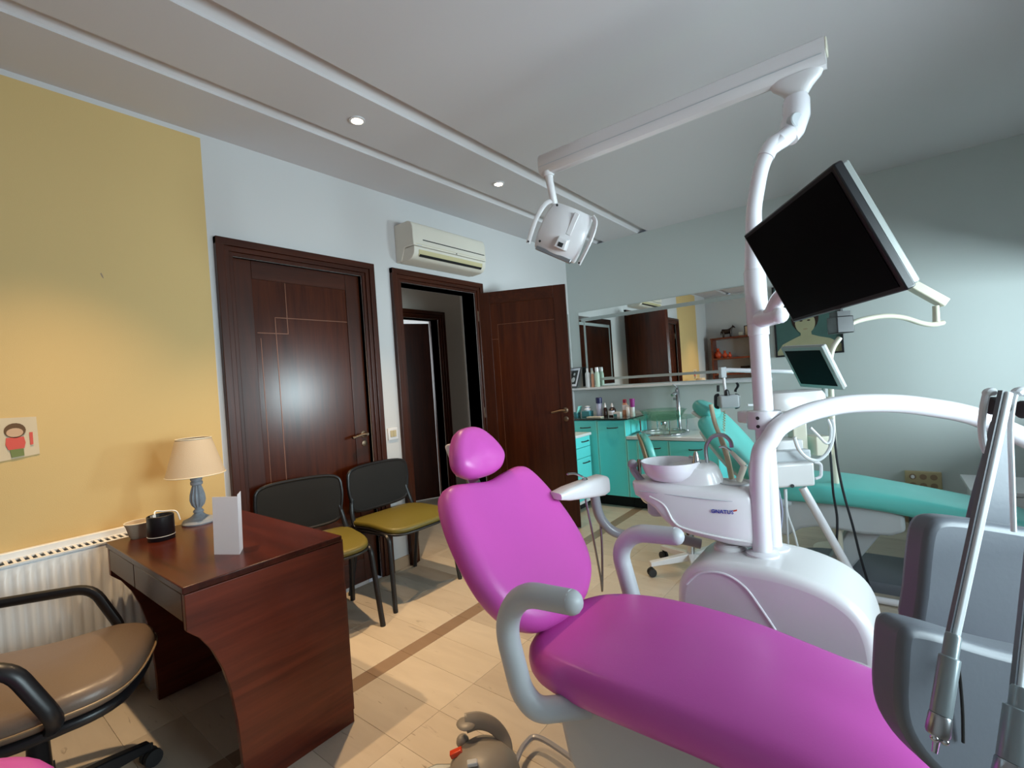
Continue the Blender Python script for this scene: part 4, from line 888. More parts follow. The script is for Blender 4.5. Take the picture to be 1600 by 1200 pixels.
# ================================================================== DENTAL UNIT BESIDE THE PINK CHAIR
UB = V(2.50, -2.96, 0)
t = unit = thing('dental_unit', 'white dental unit with tall pole, spittoon and arched arm behind the pink chair', 'dental unit', UB)
prf = catmull([V(x, 0, z) for x, z in ((2.175, 0.40), (2.176, 0.50), (2.188, 0.56), (2.220, 0.605), (2.27, 0.634), (2.34, 0.645), (2.47, 0.648), (2.57, 0.634), (2.65, 0.602), (2.70, 0.555), (2.723, 0.49), (2.731, 0.40))], 4)
poly = [(2.182, 0.0)]+[(p_.x, p_.z) for p_ in prf]+[(2.725, 0.0)]
YF, YK = -3.085, -2.790
box = MB().prism(poly, lambda x, z: V(x, YF, z), lambda x, z: V(x, YK, z)).build('base_cabinet', M_white, t, bevel=0.032, seg=5)
MB().loft([[V(2.453, (YF+YK)/2, z)+V(u*f, v*f, 0) for u, v in sring(0.284, 0.153, 9.0, 64)] for z, f in ((0.405, 0.985), (0.41, 1.0), (0.43, 1.0), (0.435, 0.985))]).build('bumper_band', M_white, box)
MB().tube(catmull([V(2.215, YF-0.001, 0.555), V(2.262, YF-0.001, 0.600), V(2.335, YF-0.001, 0.613), V(2.395, YF-0.001, 0.585), V(2.440, YF-0.001, 0.525), V(2.475, YF-0.001, 0.470)], 8), 0.0042, 8).build('trim_line', M_white_metal, box)
q = V(2.320, -2.925, 0.628); MB().lathe([(0.052, 0), (0.053, 0.022), (0.047, 0.030), (0.042, 0.030), (0.040, 0.034), (0.005, 0.036)], q, 28).build('access_cap', M_white, box)
# light pole with clamp
cpx, cpy = 2.443, -2.872
PR = 0.0305
pole_pts = [V(cpx, cpy, 0.60), V(cpx, cpy, 1.60)]
top_px = [(1178, 372, 1.628), (1178, 330, 1.628), (1183, 295, 1.625), (1190, 262, 1.622), (1202, 236, 1.62), (1222, 220, 1.61)]
pp = [V(cpx, cpy, 0.60), V(cpx, cpy, 1.0), V(cpx, cpy, 1.40), V(cpx, cpy, 1.60)]+[at(*k) for k in top_px]
pc = catmull(pp, 8)
pole = MB().tube(pc, [PR if p_.z < 1.60 else PR-0.006*min(1, (p_.z-1.60)/0.2) for p_ in pc], 20).build('light_pole', M_white_metal, t)
MB().lathe([(0.052, 0.0), (0.052, 0.012), (0.034, 0.018)], (cpx, cpy, 0.640), 28).build('pole_flange', M_white_metal, pole)
MB().lathe([(PR+0.001, 0), (PR+0.004, 0.003), (PR+0.004, 0.18), (PR+0.001, 0.185)], (cpx, cpy, 1.41), 24).build('pole_sleeve', M_white_metal, pole)
MB().lathe([(PR+0.0005, 0), (PR+0.003, 0.002), (PR+0.003, 0.045), (PR, 0.048)], (cpx, cpy, 1.372), 24).build('pole_ring', M_white_metal, pole)
m = MB().lathe([(PR+0.001, 0), (0.052, 0.003), (0.054, 0.008), (0.054, 0.058), (0.052, 0.063), (PR+0.001, 0.066)], (cpx, cpy, 1.052), 32)
cl = m.build('clamp', M_white_metal, pole)
lm_ = V(-0.72, 0.69, 0)
MB().obox(V(cpx, cpy, 1.088)+lm_*0.075, lm_, V(lm_.y*-1, lm_.x, 0), V(0,0,1), 0.05, 0.020, 0.022).build('clamp_bracket', M_white_metal, pole, bevel=0.008, seg=3)
for px_, py_ in ((1208, 646), (1208, 659), (1165, 648), (1165, 660)):
    d0 = hit(px_, py_, 2, 1.085); dv = (V(d0.x, d0.y, 0)-V(cpx, cpy, 0)); 
    zc = 1.095 if py_ < 655 else 1.067
    dirv = (R_*(1 if px_ > 1190 else -1)*0.75-F_*0.66); dirv.z = 0; dirv.normalize()
    MB().lathe([(0.006, -0.002), (0.006, 0.0012), (0.002, 0.0014)], V(cpx, cpy, zc)+dirv*0.054, 10, dirv).build('clamp_screw', M_rubber, cl)
# arched delivery arm
A0 = V(2.428, -2.953, 0.60)
arch_px = [(1178, 715, 1.565), (1192, 688, 1.56), (1220, 665, 1.56), (1262, 645, 1.555), (1320, 632, 1.55), (1390, 630, 1.54), (1450, 636, 1.53), (1520, 650, 1.52), (1600, 684, 1.50), (1660, 716, 1.48)]
aa = [A0, A0+V(0,0,0.2)]+[at(px_+10, py_, d_) if i < 2 else at(px_, py_, d_) for i, (px_, py_, d_) in enumerate(arch_px)]
arm = MB().tube(catmull(aa, 8), 0.030, 20).build('delivery_arm', M_white_metal, t)
MB().lathe([(0.050, 0.0), (0.050, 0.012), (0.033, 0.02)], (A0.x, A0.y, 0.642), 28).build('arm_flange', M_white_metal, arm)
ae = at(1660, 716, 1.48)
MB().lathe([(0.045, -0.06), (0.045, 0.06)], ae, 20).tube(fillet([ae, ae+V(0.10, -0.45, 0.0), V(3.30, -3.62, 0.92), V(3.12, -3.72, 0.92)], 0.08), 0.028, 14).build('arm_link', M_white_metal, arm)
# spittoon body
ex = V(0.985, 0.17, 0); ew = V(-0.17, 0.985, 0); N0 = V(2.018, -3.060, 0)
secs = [(0.0, 0.845, 0.868, 0.055), (0.012, 0.815, 0.874, 0.075), (0.05, 0.800, 0.876, 0.095), (0.085, 0.775, 0.876, 0.105), (0.115, 0.735, 0.875, 0.11), (0.15, 0.705, 0.873, 0.112), (0.20, 0.690, 0.871, 0.113), (0.26, 0.680, 0.869, 0.113), (0.32, 0.668, 0.867, 0.112), (0.38, 0.662, 0.865, 0.108), (0.405, 0.663, 0.864, 0.095), (0.418, 0.672, 0.858, 0.075), (0.424, 0.69, 0.84, 0.05)]
rr = []
for s_0, zb_, zt_, hw in secs:
    ring = sring(hw, (zt_-zb_)/2, 5.0, 40)
    rr.append([N0+ex*s_0+ew*(0.115+u)+V(0, 0, (zb_+zt_)/2+v) for u, v in ring])
body = MB().loft(rr).build('spittoon_body', M_white, t)
fr = lambda s_0, z, o=0.0: N0+ex*s_0+ew*(0.0015-o)+V(0, 0, z)
MB().tube(catmull([fr(0.03, 0.842, -0.018), fr(0.10, 0.840, -0.008), fr(0.2, 0.834, -0.0), fr(0.3, 0.828, -0.0), fr(0.40, 0.822, -0.018)], 6), 0.0018, 6).build('body_seam', M_grey_pl, body)
MB().tube(catmull([fr(0.07, 0.825, -0.012), fr(0.12, 0.80, -0.004), fr(0.15, 0.745, -0.0), fr(0.19, 0.722, 0.0), fr(0.30, 0.703, 0.0), fr(0.39, 0.692, -0.010)], 6), 0.004, 8).build('body_crease', M_white, body)
Mx = frame_m(fr(0.310, 0.790, 0.0016), ex, V(0,0,1), ew*-1)
text_mesh('lettering', 'GNATUS', 0.0175, M_blue, body, Mx)
MB().obox(fr(0.350, 0.797, 0.0016), (ex+V(0,0,0.3)).normalized(), V(0,0,1), ew, 0.006, 0.0025, 0.0006).build('red_flash', M_red, body, smooth=False)
# hump and pocket
rr = []
for z, fx, fy, sh in ((0.866, 1.0, 1.0, 0.0), (0.884, 0.97, 0.98, 0), (0.905, 0.86, 0.92, 0.006), (0.922, 0.66, 0.82, 0.02), (0.932, 0.42, 0.6, 0.035), (0.935, 0.1, 0.2, 0.04)):
    rr.append([N0+ex*(0.190+sh+u*fx)+ew*(0.125+v*fy)+V(0,0,z) for u, v in sring(0.120, 0.095, 2.6, 40)])
MB().loft(rr).build('spittoon_hump', M_white, t)
q = N0+ex*0.345+ew*0.115+V(0,0,0.864)
MB().lathe([(0.055, 0), (0.058, 0.004), (0.052, 0.006), (0.046, 0.002), (0.030, -0.010), (0.002, -0.012)], q, 28).build('cup_recess', M_grey_pl, t)
bq = N0+ex*0.135+ew*0.085
MB().lathe([(0.050, 0.874), (0.072, 0.880), (0.090, 0.900), (0.100, 0.928), (0.104, 0.944), (0.100, 0.944), (0.093, 0.926), (0.082, 0.900), (0.06, 0.888), (0.01, 0.885)], bq, 44).build('spittoon_bowl', M_white_metal, t)
q = N0+ex*0.225+ew*0.105
MB().lathe([(0.016, 0.925), (0.018, 0.93), (0.013, 0.945), (0.010, 0.962), (0.006, 0.975)], q, 16).tube([q+V(0,0,0.95), q-ex*0.025+V(0,0,0.955)], 0.006, 8).build('bowl_tap', M_chrome, t)
q = N0+ex*0.262+ew*0.12
MB().tube(catmull([q+V(0,0,0.915), q+V(-0.004,0,0.985), q+ex*0.02+V(0,0,1.025), q+ex*0.055+V(0,0,1.032), q+ex*0.078+V(0,0,1.012), q+ex*0.082+V(0,0,0.988)], 7), 0.007, 10).lathe([(0.014, 0.912), (0.014, 0.925)], q, 12).build('cup_filler_spout', M_steel, t)
q = N0+ex*-0.012+ew*0.07
MB().tube(catmull([q+ex*0.05+V(0,0,0.86), q+ex*0.02+V(0,0,0.90), q+ex*0.012+V(0,0,0.925)], 5), 0.014, 10).ball(q+ex*0.014+V(0,0,0.93), 0.019, 12, 8).build('filter_knob', M_greytube, t)
q = N0+ex*0.075+ew*0.10
MB().lathe([(0.03, 0.80), (0.034, 0.79), (0.034, 0.745), (0.024, 0.735)], q, 18).build('filter_bottle', M_grey_pl, t)
# assistant arm
tp = [at(1095, 850, 1.80), at(1060, 842, 1.82), at(1000, 838, 1.84), at(962, 832, 1.85), at(940, 812, 1.85), at(931, 785, 1.85), at(928, 755, 1.85)]
MB().tube(catmull(tp, 7), 0.019, 14).build('assistant_arm', M_greytube, t)
tb = [at(872, 772, 1.66), at(905, 762, 1.77), at(940, 748, 1.88)]
hv = [((0.0), 0.012), (0.2, 0.024), (0.6, 0.034), (0.92, 0.040), (1.0, 0.033)]
rr = []
a, b = at(868, 775, 1.72), at(943, 756, 1.86); dv = (b-a); sd = V(-dv.y, dv.x, 0).normalized()
for f, h in hv: rr.append([a+dv*f+sd*u+V(0,0,v) for u, v in sring(0.034, h, 4.0, 24)])
MB().loft(rr).build('assistant_holder', M_white, t)
a0 = at(914, 752, 1.80)
MB().lathe([(0.010, 0), (0.012, 0.012), (0.006, 0.02)], a0-V(0,0,0.005), 10).tube(catmull([a0+V(0,0,0.012), at(908, 744, 1.79), at(898, 740, 1.78), at(886, 741, 1.76)], 5), [0.004]*15+[0.002], 8).build('saliva_ejector', M_chrome, t)
MB().tube(catmull([at(932, 772, 1.86), at(940, 840, 1.85), at(941, 920, 1.84), at(938, 900, 1.83), at(925, 830, 1.80), at(915, 780, 1.79)], 8), 0.0045, 8).build('suction_hose', M_steel, t)

# instruments standing in the cup recess
q = N0+ex*0.350+ew*0.115+V(0,0,0.870)
t = thing('suction_handpiece', 'cream suction handpiece with chrome tip leaning in the spittoon recess', 'handpiece', q)
MB().tube([q+V(0.01,0,0), q+ex*0.030+V(0,0,0.055), q-ex*0.012+V(0,0,0.10)][0:2], [0.010, 0.011], 12).tube([q+ex*0.03+V(0,0,0.055), q+V(-0.010,0,0.105)], [0.011, 0.006], 12).build('grip', M_cream, t)
MB().tube(catmull([q+V(-0.010,0,0.105), q+V(-0.03,0,0.12), q+V(-0.048,0,0.118)], 4), 0.004, 8).build('tip', M_chrome, t)
t = thing('suction_hose', 'tan hose rising from the recess behind the spittoon', 'hose', q+V(-0.03, 0.02, 0))
MB().tube(catmull([q+V(-0.02, 0.03, 0), q+V(-0.035, 0.03, 0.10), q+V(-0.065, 0.03, 0.20), q+V(-0.075, 0.03, 0.27)], 6), [0.010]*9+[0.008]*10, 10).build('hose', M_tanhose, t)

# ================================================================== OPERATING LIGHT
BZ = 2.30; by0 = -2.705
J = at(1243, 118, 1.655)
t = thing('operating_light', 'white operating light on a long horizontal bar above the pink chair', 'dental light', at(1222, 220, 1.61))
xs0, xs1 = 1.512, 2.672
prof = [(-0.030, 0.050), (0.030, 0.050), (0.033, 0.046), (0.033, -0.004), (0.030, -0.022), (0.020, -0.038), (0.0, -0.045), (-0.020, -0.038), (-0.030, -0.022), (-0.033, -0.004), (-0.033, 0.046)]
bar = MB()
rr = []
for x, f in ((xs0-0.012, 0.55), (xs0-0.006, 0.85), (xs0+0.004, 1.0), (xs0+0.3, 1.0), (xs1-0.1, 1.0), (xs1, 1.0)): rr.append([V(x, by0+y*f, BZ+z*f) for y, z in prof])
bb = bar.loft(rr).build('light_bar', M_white, t)
MB().box(xs1, xs1+0.006, by0-0.030, by0+0.030, BZ+0.004, BZ+0.048).build('end_cap', M_cream, bb, bevel=0.003)
for sgn in (-1, 1): MB().box(xs0, xs1-0.01, by0+sgn*0.0335-0.0006, by0+sgn*0.0335+0.0006, BZ-0.006, BZ-0.003).build('bar_seam', M_grey_pl, bb, smooth=False)
jb = V(2.582, by0, BZ-0.045)
m = MB(); rr = []
for z, a_, b_ in ((0.012, 0.085, 0.026), (-0.010, 0.075, 0.026), (-0.035, 0.048, 0.026), (-0.06, 0.030, 0.026), (-0.085, 0.028, 0.027)): rr.append([jb+V(u, v, z) for u, v in sring(a_, b_, 2.6, 28)])
m.loft(rr).build('pivot_fork', M_white, t)
p1 = jb+V(0, 0, -0.085); p2 = at(1244, 182, 1.655); p3 = at(1237, 205, 1.645); p4 = at(1222, 220, 1.61)
MB().tube([p1+V(0,0,0.01), p1-V(0,0,0.012), p1-V(0,0,0.05), at(1243, 158, 1.66)], [0.028, 0.034, 0.036, 0.036], 22).build('pivot_sleeve', M_white_metal, t)
m = MB().tube([at(1243, 152, 1.66), at(1244, 160, 1.66), p2, p3, at(1232, 217, 1.64)], [0.036, 0.042, 0.043, 0.040, 0.030], 22)
el = m.build('elbow', M_white_metal, t)
q = at(1246, 187, 1.61); MB().lathe([(0.026, -0.02), (0.026, 0.0), (0.023, 0.003), (0.001, 0.003)], q, 22, (F_*-1+R_*0.2)).build('elbow_cap', M_grey_pl, el)
MB().tube(catmull([p3, at(1222, 218, 1.625), at(1206, 228, 1.62), at(1196, 246, 1.62)], 5), [0.030]*6+[0.029]*5+[0.0275]*5, 18).build('elbow_neck', M_white_metal, el)
q = V(1.545, by0, BZ-0.03)
hc = at(880, 362, 2.33)
ht = at(866, 312, 2.335)
MB().tube([q+V(0, 0, 0.0), q+V(0.004, 0.0, -0.05), ht-U_*0.02], [0.020, 0.018, 0.018], 14).lathe([(0.03, 0), (0.026, -0.02)], q, 16).build('lamp_stem', M_white, t)
hr = (R_*0.885-U_*0.43-F_*0.18).normalized(); hu = (R_*0.40+U_*0.90-F_*0.22).normalized(); hn = hr.cross(hu).normalized(); hu = hn.cross(hr)
m = MB(); rr = []
for k in range(13):
    f = -1+2*k/12; row = []
    hw = 0.118*(1-0.10*abs(f)**3)
    for j in range(13):
        g = -1+2*j/12; row.append((g*hw*(1-0.04*f), f*0.120+0.018*g*0, 0.030*(1-g*g)+0.028*(1-f*f)-0.02))
    rr.append(row)
front = [[hc+hr*u+hu*v+hn*w_ for u, v, w_ in row] for row in rr]
back_ = [[hc+hr*u*0.97+hu*v*0.97+hn*(w_-0.035) for u, v, w_ in row] for row in rr]
vs = [p_ for row in front for p_ in row]+[p_ for row in back_ for p_ in row]; N = 13; fs = []
for i in range(N-1):
    for j in range(N-1):
        a = i*N+j; fs.append((a, a+1, a+N+1, a+N)); b = N*N+a; fs.append((b+N, b+N+1, b+1, b))
rim = [j for j in range(N)]+[i*N+N-1 for i in range(1, N)]+[(N-1)*N+j for j in range(N-2, -1, -1)]+[i*N for i in range(N-2, 0, -1)]
for k in range(len(rim)): a, b = rim[k], rim[(k+1) % len(rim)]; fs.append((a, a+N*N, b+N*N, b))
head = MB().add(vs, fs).build('lamp_head', M_white, t, bevel=0.010, seg=3, angle=50)
hp = lambda u, v, w_=0: hc+hr*u+hu*v+hn*w_
for s in (-1, 1):
    MB().tube(catmull([hp(s*0.105, 0.115, 0.0), hp(s*0.132, 0.090, 0.012), hp(s*0.145, 0.02, 0.02), hp(s*0.143, -0.06, 0.018), hp(s*0.138, -0.115, 0.012)], 6), [0.009]*12+[0.0085]*13, 10, flat=(1.3, 0.8)).build('handle', M_white, head)
    MB().lathe([(0.005, 0), (0.005, 0.002)], hp(s*0.138, -0.108, 0.021), 8, hn).build('handle_screw', M_rubber, head)
for u, v in ((-0.075, 0.100), (-0.085, -0.085), ): MB().lathe([(0.006, 0), (0.006, 0.003)], hp(u, v, 0.020), 8, hn).build('head_screw', M_rubber, head)
m = MB(); rr = [[hp(0.025+u*f, -0.055+v*f+o_, w_) for u, v in ((-0.034, -0.028), (0.034, -0.028), (0.030, 0.032), (-0.030, 0.032))] for f, w_, o_ in ((1.0, 0.022, 0), (0.85, 0.052, -0.006), (0.8, 0.058, -0.008))]
sw = m.loft(rr).build('switch_housing', M_white, head, bevel=0.004)
MB().obox(hp(0.025, -0.066, 0.058), hr, hu, hn, 0.012, 0.010, 0.003).build('switch', M_rubber, sw, smooth=False)
MB().obox(hp(0.035, 0.045, 0.034), hr, hu, hn, 0.013, 0.055, 0.004).build('rib', M_white, head, bevel=0.003)
MB().obox(hp(0.0, -0.118, 0.0), hr, hu, hn, 0.095, 0.010, 0.012).build('reflector_edge', M_steel, head, bevel=0.003)

# ================================================================== MONITORS
def monitor(name, lab, C, r, u, wd, hg, th, bez, mb_, ms, side, mount=None):
    n = r.cross(u); n.normalize()
    t = thing(name, lab, 'monitor', C-u*(hg/2))
    MB().obox(C-n*(th/2), r, u, n, wd/2, hg/2, th/2).build('bezel', mb_, t, bevel=0.004)
    MB().obox(C+n*0.0006, r, u, n, wd/2-bez, hg/2-bez, 0.0012).build('screen', ms, t, smooth=False)
    MB().obox(C-n*(th+0.004), r, u, n, wd/2-0.004, hg/2-0.004, 0.012).build('rear_cover', side, t, bevel=0.006)
    return t, n
# big black monitor on the pole, tilted toward the patient
mc = V(2.640, -3.262, 1.531); mr = V(0.5535, -0.8325, 0.0275).normalized(); mu = V(-0.36, -0.2095, 0.909); mu = (mu-mr*mu.dot(mr)).normalized()
t, n = monitor('monitor', 'large black flat monitor tilted down on the pole above the pink chair', mc, mr, mu, 0.450, 0.298, 0.022, 0.012, M_black, M_screen, M_silver_pl)
b0 = V(cpx, cpy, 1.425)
MB().tube(fillet([b0, b0+V(0.05, -0.05, 0.005), b0+V(0.075, -0.08, 0.05), mc-n*0.06], 0.04), 0.024, 14).build('mount_arm', M_white_metal, t)
MB().tube([b0, b0+V(0.075, -0.075, 0.0)], [0.032, 0.026], 16).ball(b0+V(0.078, -0.078, 0.0), 0.027, 14, 8).build('mount_knuckle', M_white_metal, t)
MB().obox(mc-n*0.045, mr, mu, n, 0.05, 0.05, 0.012).build('mount_plate', M_black, t, smooth=False)
MB().obox(mc-mu*0.144+n*0.001, mr, mu, n, 0.010, 0.0025, 0.0006).build('maker_badge', M_rubber, t, smooth=False)
# small silver monitor of the far unit
mc2 = V(2.432, -1.400, 1.234); r2_ = V(0.686, -0.726, -0.051).normalized(); u2_ = V(-0.291, -0.337, 0.895); u2_ = (u2_-r2_*u2_.dot(r2_)).normalized()
w2, h2 = 0.34, 0.28
t, n2 = monitor('monitor', 'small silver monitor with dark screen above the far instrument console', mc2, r2_, u2_, w2, h2, 0.02, 0.025, M_silver_pl, M_screen, M_white)
MB().tube([mc2-n2*0.03, mc2-n2*0.09-V(0,0,0.15), mc2-n2*0.09-V(0,0,0.26)], 0.015, 10).build('stand', M_silver_pl, t)

# ================================================================== DELIVERY TRAY IN THE RIGHT FOREGROUND
T0 = at(1530, 1010, 0.72)
t = thing('delivery_tray', 'grey plastic delivery head hanging over the chair at the right edge', 'delivery tray', T0)
def plate(pix, d, th, name, m, bev=0.008):
    pts = smooth_outline([(x, y) for x, y in pix], 3)
    fa = [at(x, y, d) for x, y in pts]; fb2 = [p_+F_*th for p_ in fa]; k = len(fa)
    return MB().add(fa+fb2, [tuple(range(k-1, -1, -1)), tuple(range(k, 2*k))]+[(i, (i+1) % k, k+(i+1) % k, k+i) for i in range(k)]).build(name, m, t, bevel=bev, seg=3)
plate([(1437, 990), (1441, 930), (1449, 850), (1458, 822), (1478, 812), (1520, 815), (1580, 824), (1660, 838), (1760, 860), (1770, 1000), (1760, 1080), (1600, 1060), (1480, 1040)], 0.80, 0.05, 'rear_housing', M_tray_grey, 0.012)
plate([(1407, 1105), (1408, 1050), (1411, 1005), (1418, 988), (1436, 984), (1480, 994), (1540, 1012), (1595, 1026), (1680, 1045), (1760, 1070), (1770, 1200), (1760, 1290), (1600, 1280), (1500, 1235), (1450, 1196), (1418, 1150)], 0.66, 0.06, 'tray_front', M_tray_grey, 0.012)
plate([(1545, 705), (1556, 660), (1572, 655), (1584, 700), (1586, 760), (1584, 825), (1582, 900), (1530, 900), (1512, 850), (1524, 780)], 0.87, 0.012, 'hanger_plate', M_tray_grey, 0.003)
a, b = at(1573, 612, 0.62), at(1488, 1002, 0.62)
def whip(a, b, name):
    d = (b-a).normalized(); s = (R_-d*R_.dot(d)).normalized(); n = d.cross(s)
    m = MB().obox((a+b)/2, s, n, d, 0.0052, 0.006, (b-a).length/2).build(name, M_whitecable, t, bevel=0.003, seg=3)
    MB().obox((a+b)/2-s*0.0068, s, n, d, 0.0018, 0.003, (b-a).length/2).build('whip_edge', M_tray_grey, m, smooth=False)
    return m
whip(a, b, 'whip_arm'); whip(at(1640, 625, 0.60), at(1588, 1105, 0.60), 'whip_arm')
q = at(1558, 634, 0.64); MB().lathe([(0.010, -0.010), (0.012, -0.008), (0.012, 0.008), (0.010, 0.010)], q, 20, R_).build('whip_hinge', M_rubber, t)
q = at(1604, 640, 0.64); MB().lathe([(0.010, -0.008), (0.012, -0.006), (0.012, 0.006), (0.010, 0.008)], q, 20, R_).build('whip_hinge', M_rubber, t)
MB().tube(catmull([at(1552, 612, 0.63), at(1543, 614, 0.63), at(1538, 630, 0.63), at(1534, 660, 0.635), at(1536, 690, 0.64), at(1541, 706, 0.645)], 6), [0.0055]*8+[0.0042]*23, 10).build('hose_loop', M_whitecable, t)
MB().tube(catmull([at(1600, 612, 0.63), at(1589, 613, 0.63), at(1583, 630, 0.63), at(1579, 670, 0.635), at(1581, 740, 0.64), at(1584, 830, 0.65)], 6), [0.006]*8+[0.0032]*23, 10).build('hose_loop', M_whitecable, t)
MB().tube(catmull([at(1496, 1034, 0.645), at(1500, 1060, 0.65), at(1504, 1110, 0.652), at(1505, 1160, 0.655)], 6), 0.002, 8).build('holster_edge', M_rubber, t)
def handpiece(a, b, r0, r1, lab, studs=True):
    d = (b-a).normalized(); L = (b-a).length
    t = thing('handpiece', lab, 'handpiece', b, 0, 'handpieces on the delivery tray')
    MB().lathe([(r0*0.85, 0), (r0, 0.003), (r0, L*0.22), (r0*1.02, L*0.225), (r1*0.98, L*0.235), (r1, L*0.24), (r1, L*0.78)], a, 24, d).build('sleeve', M_hand, t)
    MB().lathe([(r1*1.0, L*0.785), (r1*1.06, L*0.80), (r1*1.12, L*0.95), (r1*0.95, L*0.985), (r1*0.3, L*0.99)], a, 24, d).build('ferrule', M_steel, t)
    if studs:
        s = (R_-d*R_.dot(d)).normalized(); 
        for k in (-0.6, 0.55): MB().ball(b+s*(r1*k)-F_*0.004, r1*0.42, 14, 8).build('connector_stud', M_chrome, t)
        MB().tube([b-d*0.002, b+d*0.018], [0.004, 0.003], 8).build('connector_pin', M_chrome, t)
handpiece(at(1490, 990, 0.61), at(1464, 1152, 0.59), 0.0085, 0.0112, 'silver handpiece with two connector studs hanging on the grey tray')
handpiece(at(1600, 1075, 0.58), at(1580, 1225, 0.56), 0.012, 0.016, 'ribbed silver handpiece at the right picture edge', False)

# ================================================================== FAR UNIT BESIDE THE TEAL CHAIR
UF = V(2.45, -1.62, 0)
t = thing('instrument_console', 'white instrument console with hoses between the pole and the teal chair', 'dental unit', UF)
DC = 2.62
def cb(px0, px1, py0, py1, d, th, name, m, bev=0.01):
    a = at((px0+px1)/2, (py0+py1)/2, d); hw = (px1-px0)/2*d/F_PX; hh = (py1-py0)/2*d/F_PX
    rx = V(R_.x, R_.y, 0).normalized(); fx = V(-rx.y, rx.x, 0)
    return MB().obox(a+fx*(th/2), rx, fx, V(0,0,1), hw, th/2, hh).build(name, m, t, bevel=bev, seg=3)
a = at(1245, 628, DC); rx = V(R_.x, R_.y, 0).normalized(); fx = V(-rx.y, rx.x, 0)
rr = [[a+rx*(u*f)+fx*(v*f+0.06)+V(0,0,z) for u, v in sring(0.165, 0.12, 3.4, 40)] for z, f in ((-0.045, 0.94), (-0.040, 0.98), (0.0, 1.0), (0.035, 0.97), (0.055, 0.90), (0.062, 0.75), (0.064, 0.3))]
MB().loft(rr).build('console_top', M_white, t)
MB().loft([[a+rx*(u*f)+fx*(v*f+0.06)+V(0,0,z) for u, v in sring(0.160, 0.115, 3.4, 40)] for z, f in ((-0.085, 0.80), (-0.075, 0.9), (-0.047, 0.93))]).build('console_tray', M_grey_pl, t)
cb(1212, 1256, 688, 706, DC+0.05, 0.16, 'drawer_box', M_white)
cb(1208, 1268, 704, 722, DC, 0.22, 'shelf_tray', M_grey_pl)
cb(1206, 1274, 724, 762, DC-0.05, 0.24, 'lower_tray', M_white, 0.014)
cb(1276, 1300, 682, 712, DC+0.1, 0.12, 'side_box', M_cream, 0.005)
cb(1240, 1262, 655, 715, DC+0.12, 0.06, 'support_post', M_cream, 0.006)
q = at(1237, 759, DC-0.052); MB().lathe([(0.010, 0), (0.010, 0.004)], q-F_*0.004, 12, F_*-1).build('lock_knob', M_rubber, t)
MB().tube(fillet([at(1272, 722, DC), at(1283, 724, DC), at(1283, 745, DC), at(1274, 748, DC)], 0.03), 0.008, 10).build('tray_handle', M_white_metal, t)
P0 = at(1254, 762, DC); P1 = hit(1328, 893, 1, P0.y+0.02); P2 = P0+(P1-P0)*((P0.z-0.02)/(P0.z-P1.z))
MB().tube([P0, P2], 0.022, 14).build('strut', M_white_metal, t)
MB().tube([P2-V(0.25, 0, 0), P2+V(0.35, 0, 0.0)], 0.018, 12).build('floor_bar', M_white_metal, t)
b_ = at(1302, 700, 2.75)
MB().tube([V(b_.x, b_.y, 0.0), V(b_.x, b_.y, 1.06)], 0.018, 12).lathe([(0.12, 0), (0.12, 0.015), (0.02, 0.03)], (b_.x, b_.y, 0), 24).build('column', M_cream, t)
for pts, r_, m_, nm in (([(1241, 683), (1248, 702), (1262, 716), (1278, 719), (1292, 708), (1300, 690), (1302, 668), (1300, 655)], 0.0095, M_whitecable, 'white_hose'),
                        ([(1266, 668), (1278, 680), (1290, 692), (1297, 688), (1298, 668), (1293, 655)], 0.0075, M_whitecable, 'white_hose'),
                        ([(1168, 633), (1190, 633), (1215, 634), (1232, 644), (1240, 655)], 0.0065, M_whitecable, 'white_hose'),
                        ([(1228, 764), (1230, 800), (1240, 830), (1248, 860)], 0.006, M_whitecable, 'grey_hose'), ([(1226, 764), (1229, 810), (1232, 860)], 0.006, M_grey_pl, 'grey_hose'),
                        ([(1216, 764), (1222, 800), (1219, 830)], 0.006, M_lilac, 'grey_hose'),
                        ([(1296, 690), (1299, 730), (1302, 770), (1308, 810), (1307, 850)], 0.006, M_cable, 'black_cable'),
                        ([(1302, 660), (1308, 720), (1318, 770), (1332, 820), (1350, 890), (1380, 980), (1402, 1055)], 0.006, M_cable, 'black_cable'),
                        ([(1216, 632), (1232, 638), (1250, 636), (1272, 632), (1286, 636)], 0.008, M_cable, 'black_cable')):
    MB().tube(catmull([at(x, y, DC-0.06 if len(pts) > 5 else DC) for x, y in pts], 6), r_, 8).build(nm, m_, t)
# lamp and arms of the far unit
D5 = 3.15
t = thing('lamp_column', 'cream lamp column with a long wavy arm behind the big monitor', 'dental light', V(at(1302, 700, D5).x, at(1302, 700, D5).y, 0))
e = at(1302, 700, D5)
MB().tube(catmull([V(e.x, e.y, 0), V(e.x, e.y, 0.6), at(1299, 620, D5), at(1297, 570, D5), at(1301, 545, D5), at(1312, 528, D5)], 8), 0.0165, 12).lathe([(0.15, 0), (0.15, 0.02), (0.02, 0.03)], (e.x, e.y, 0), 24).build('column', M_cream, t)
k_ = at(1313, 508, D5-0.03)
MB().obox(k_, rx, fx, V(0,0,1), 0.055, 0.05, 0.055).build('clamp_block', M_black, t, bevel=0.006)
MB().obox(k_+V(0,0,0.07), rx, fx, V(0,0,1), 0.042, 0.04, 0.018).tube([k_+V(0,0,0.06), k_+V(0.005,0,0.16)], 0.016, 10).build('clamp_knob', M_black, t)
MB().tube(catmull([at(1325, 508, D5), at(1345, 500, D5), at(1380, 494, D5), at(1410, 496, D5), at(1440, 505, D5), at(1458, 507, D5), at(1474, 504, D5)], 6), 0.0165, 12).build('wavy_arm', M_cream, t)
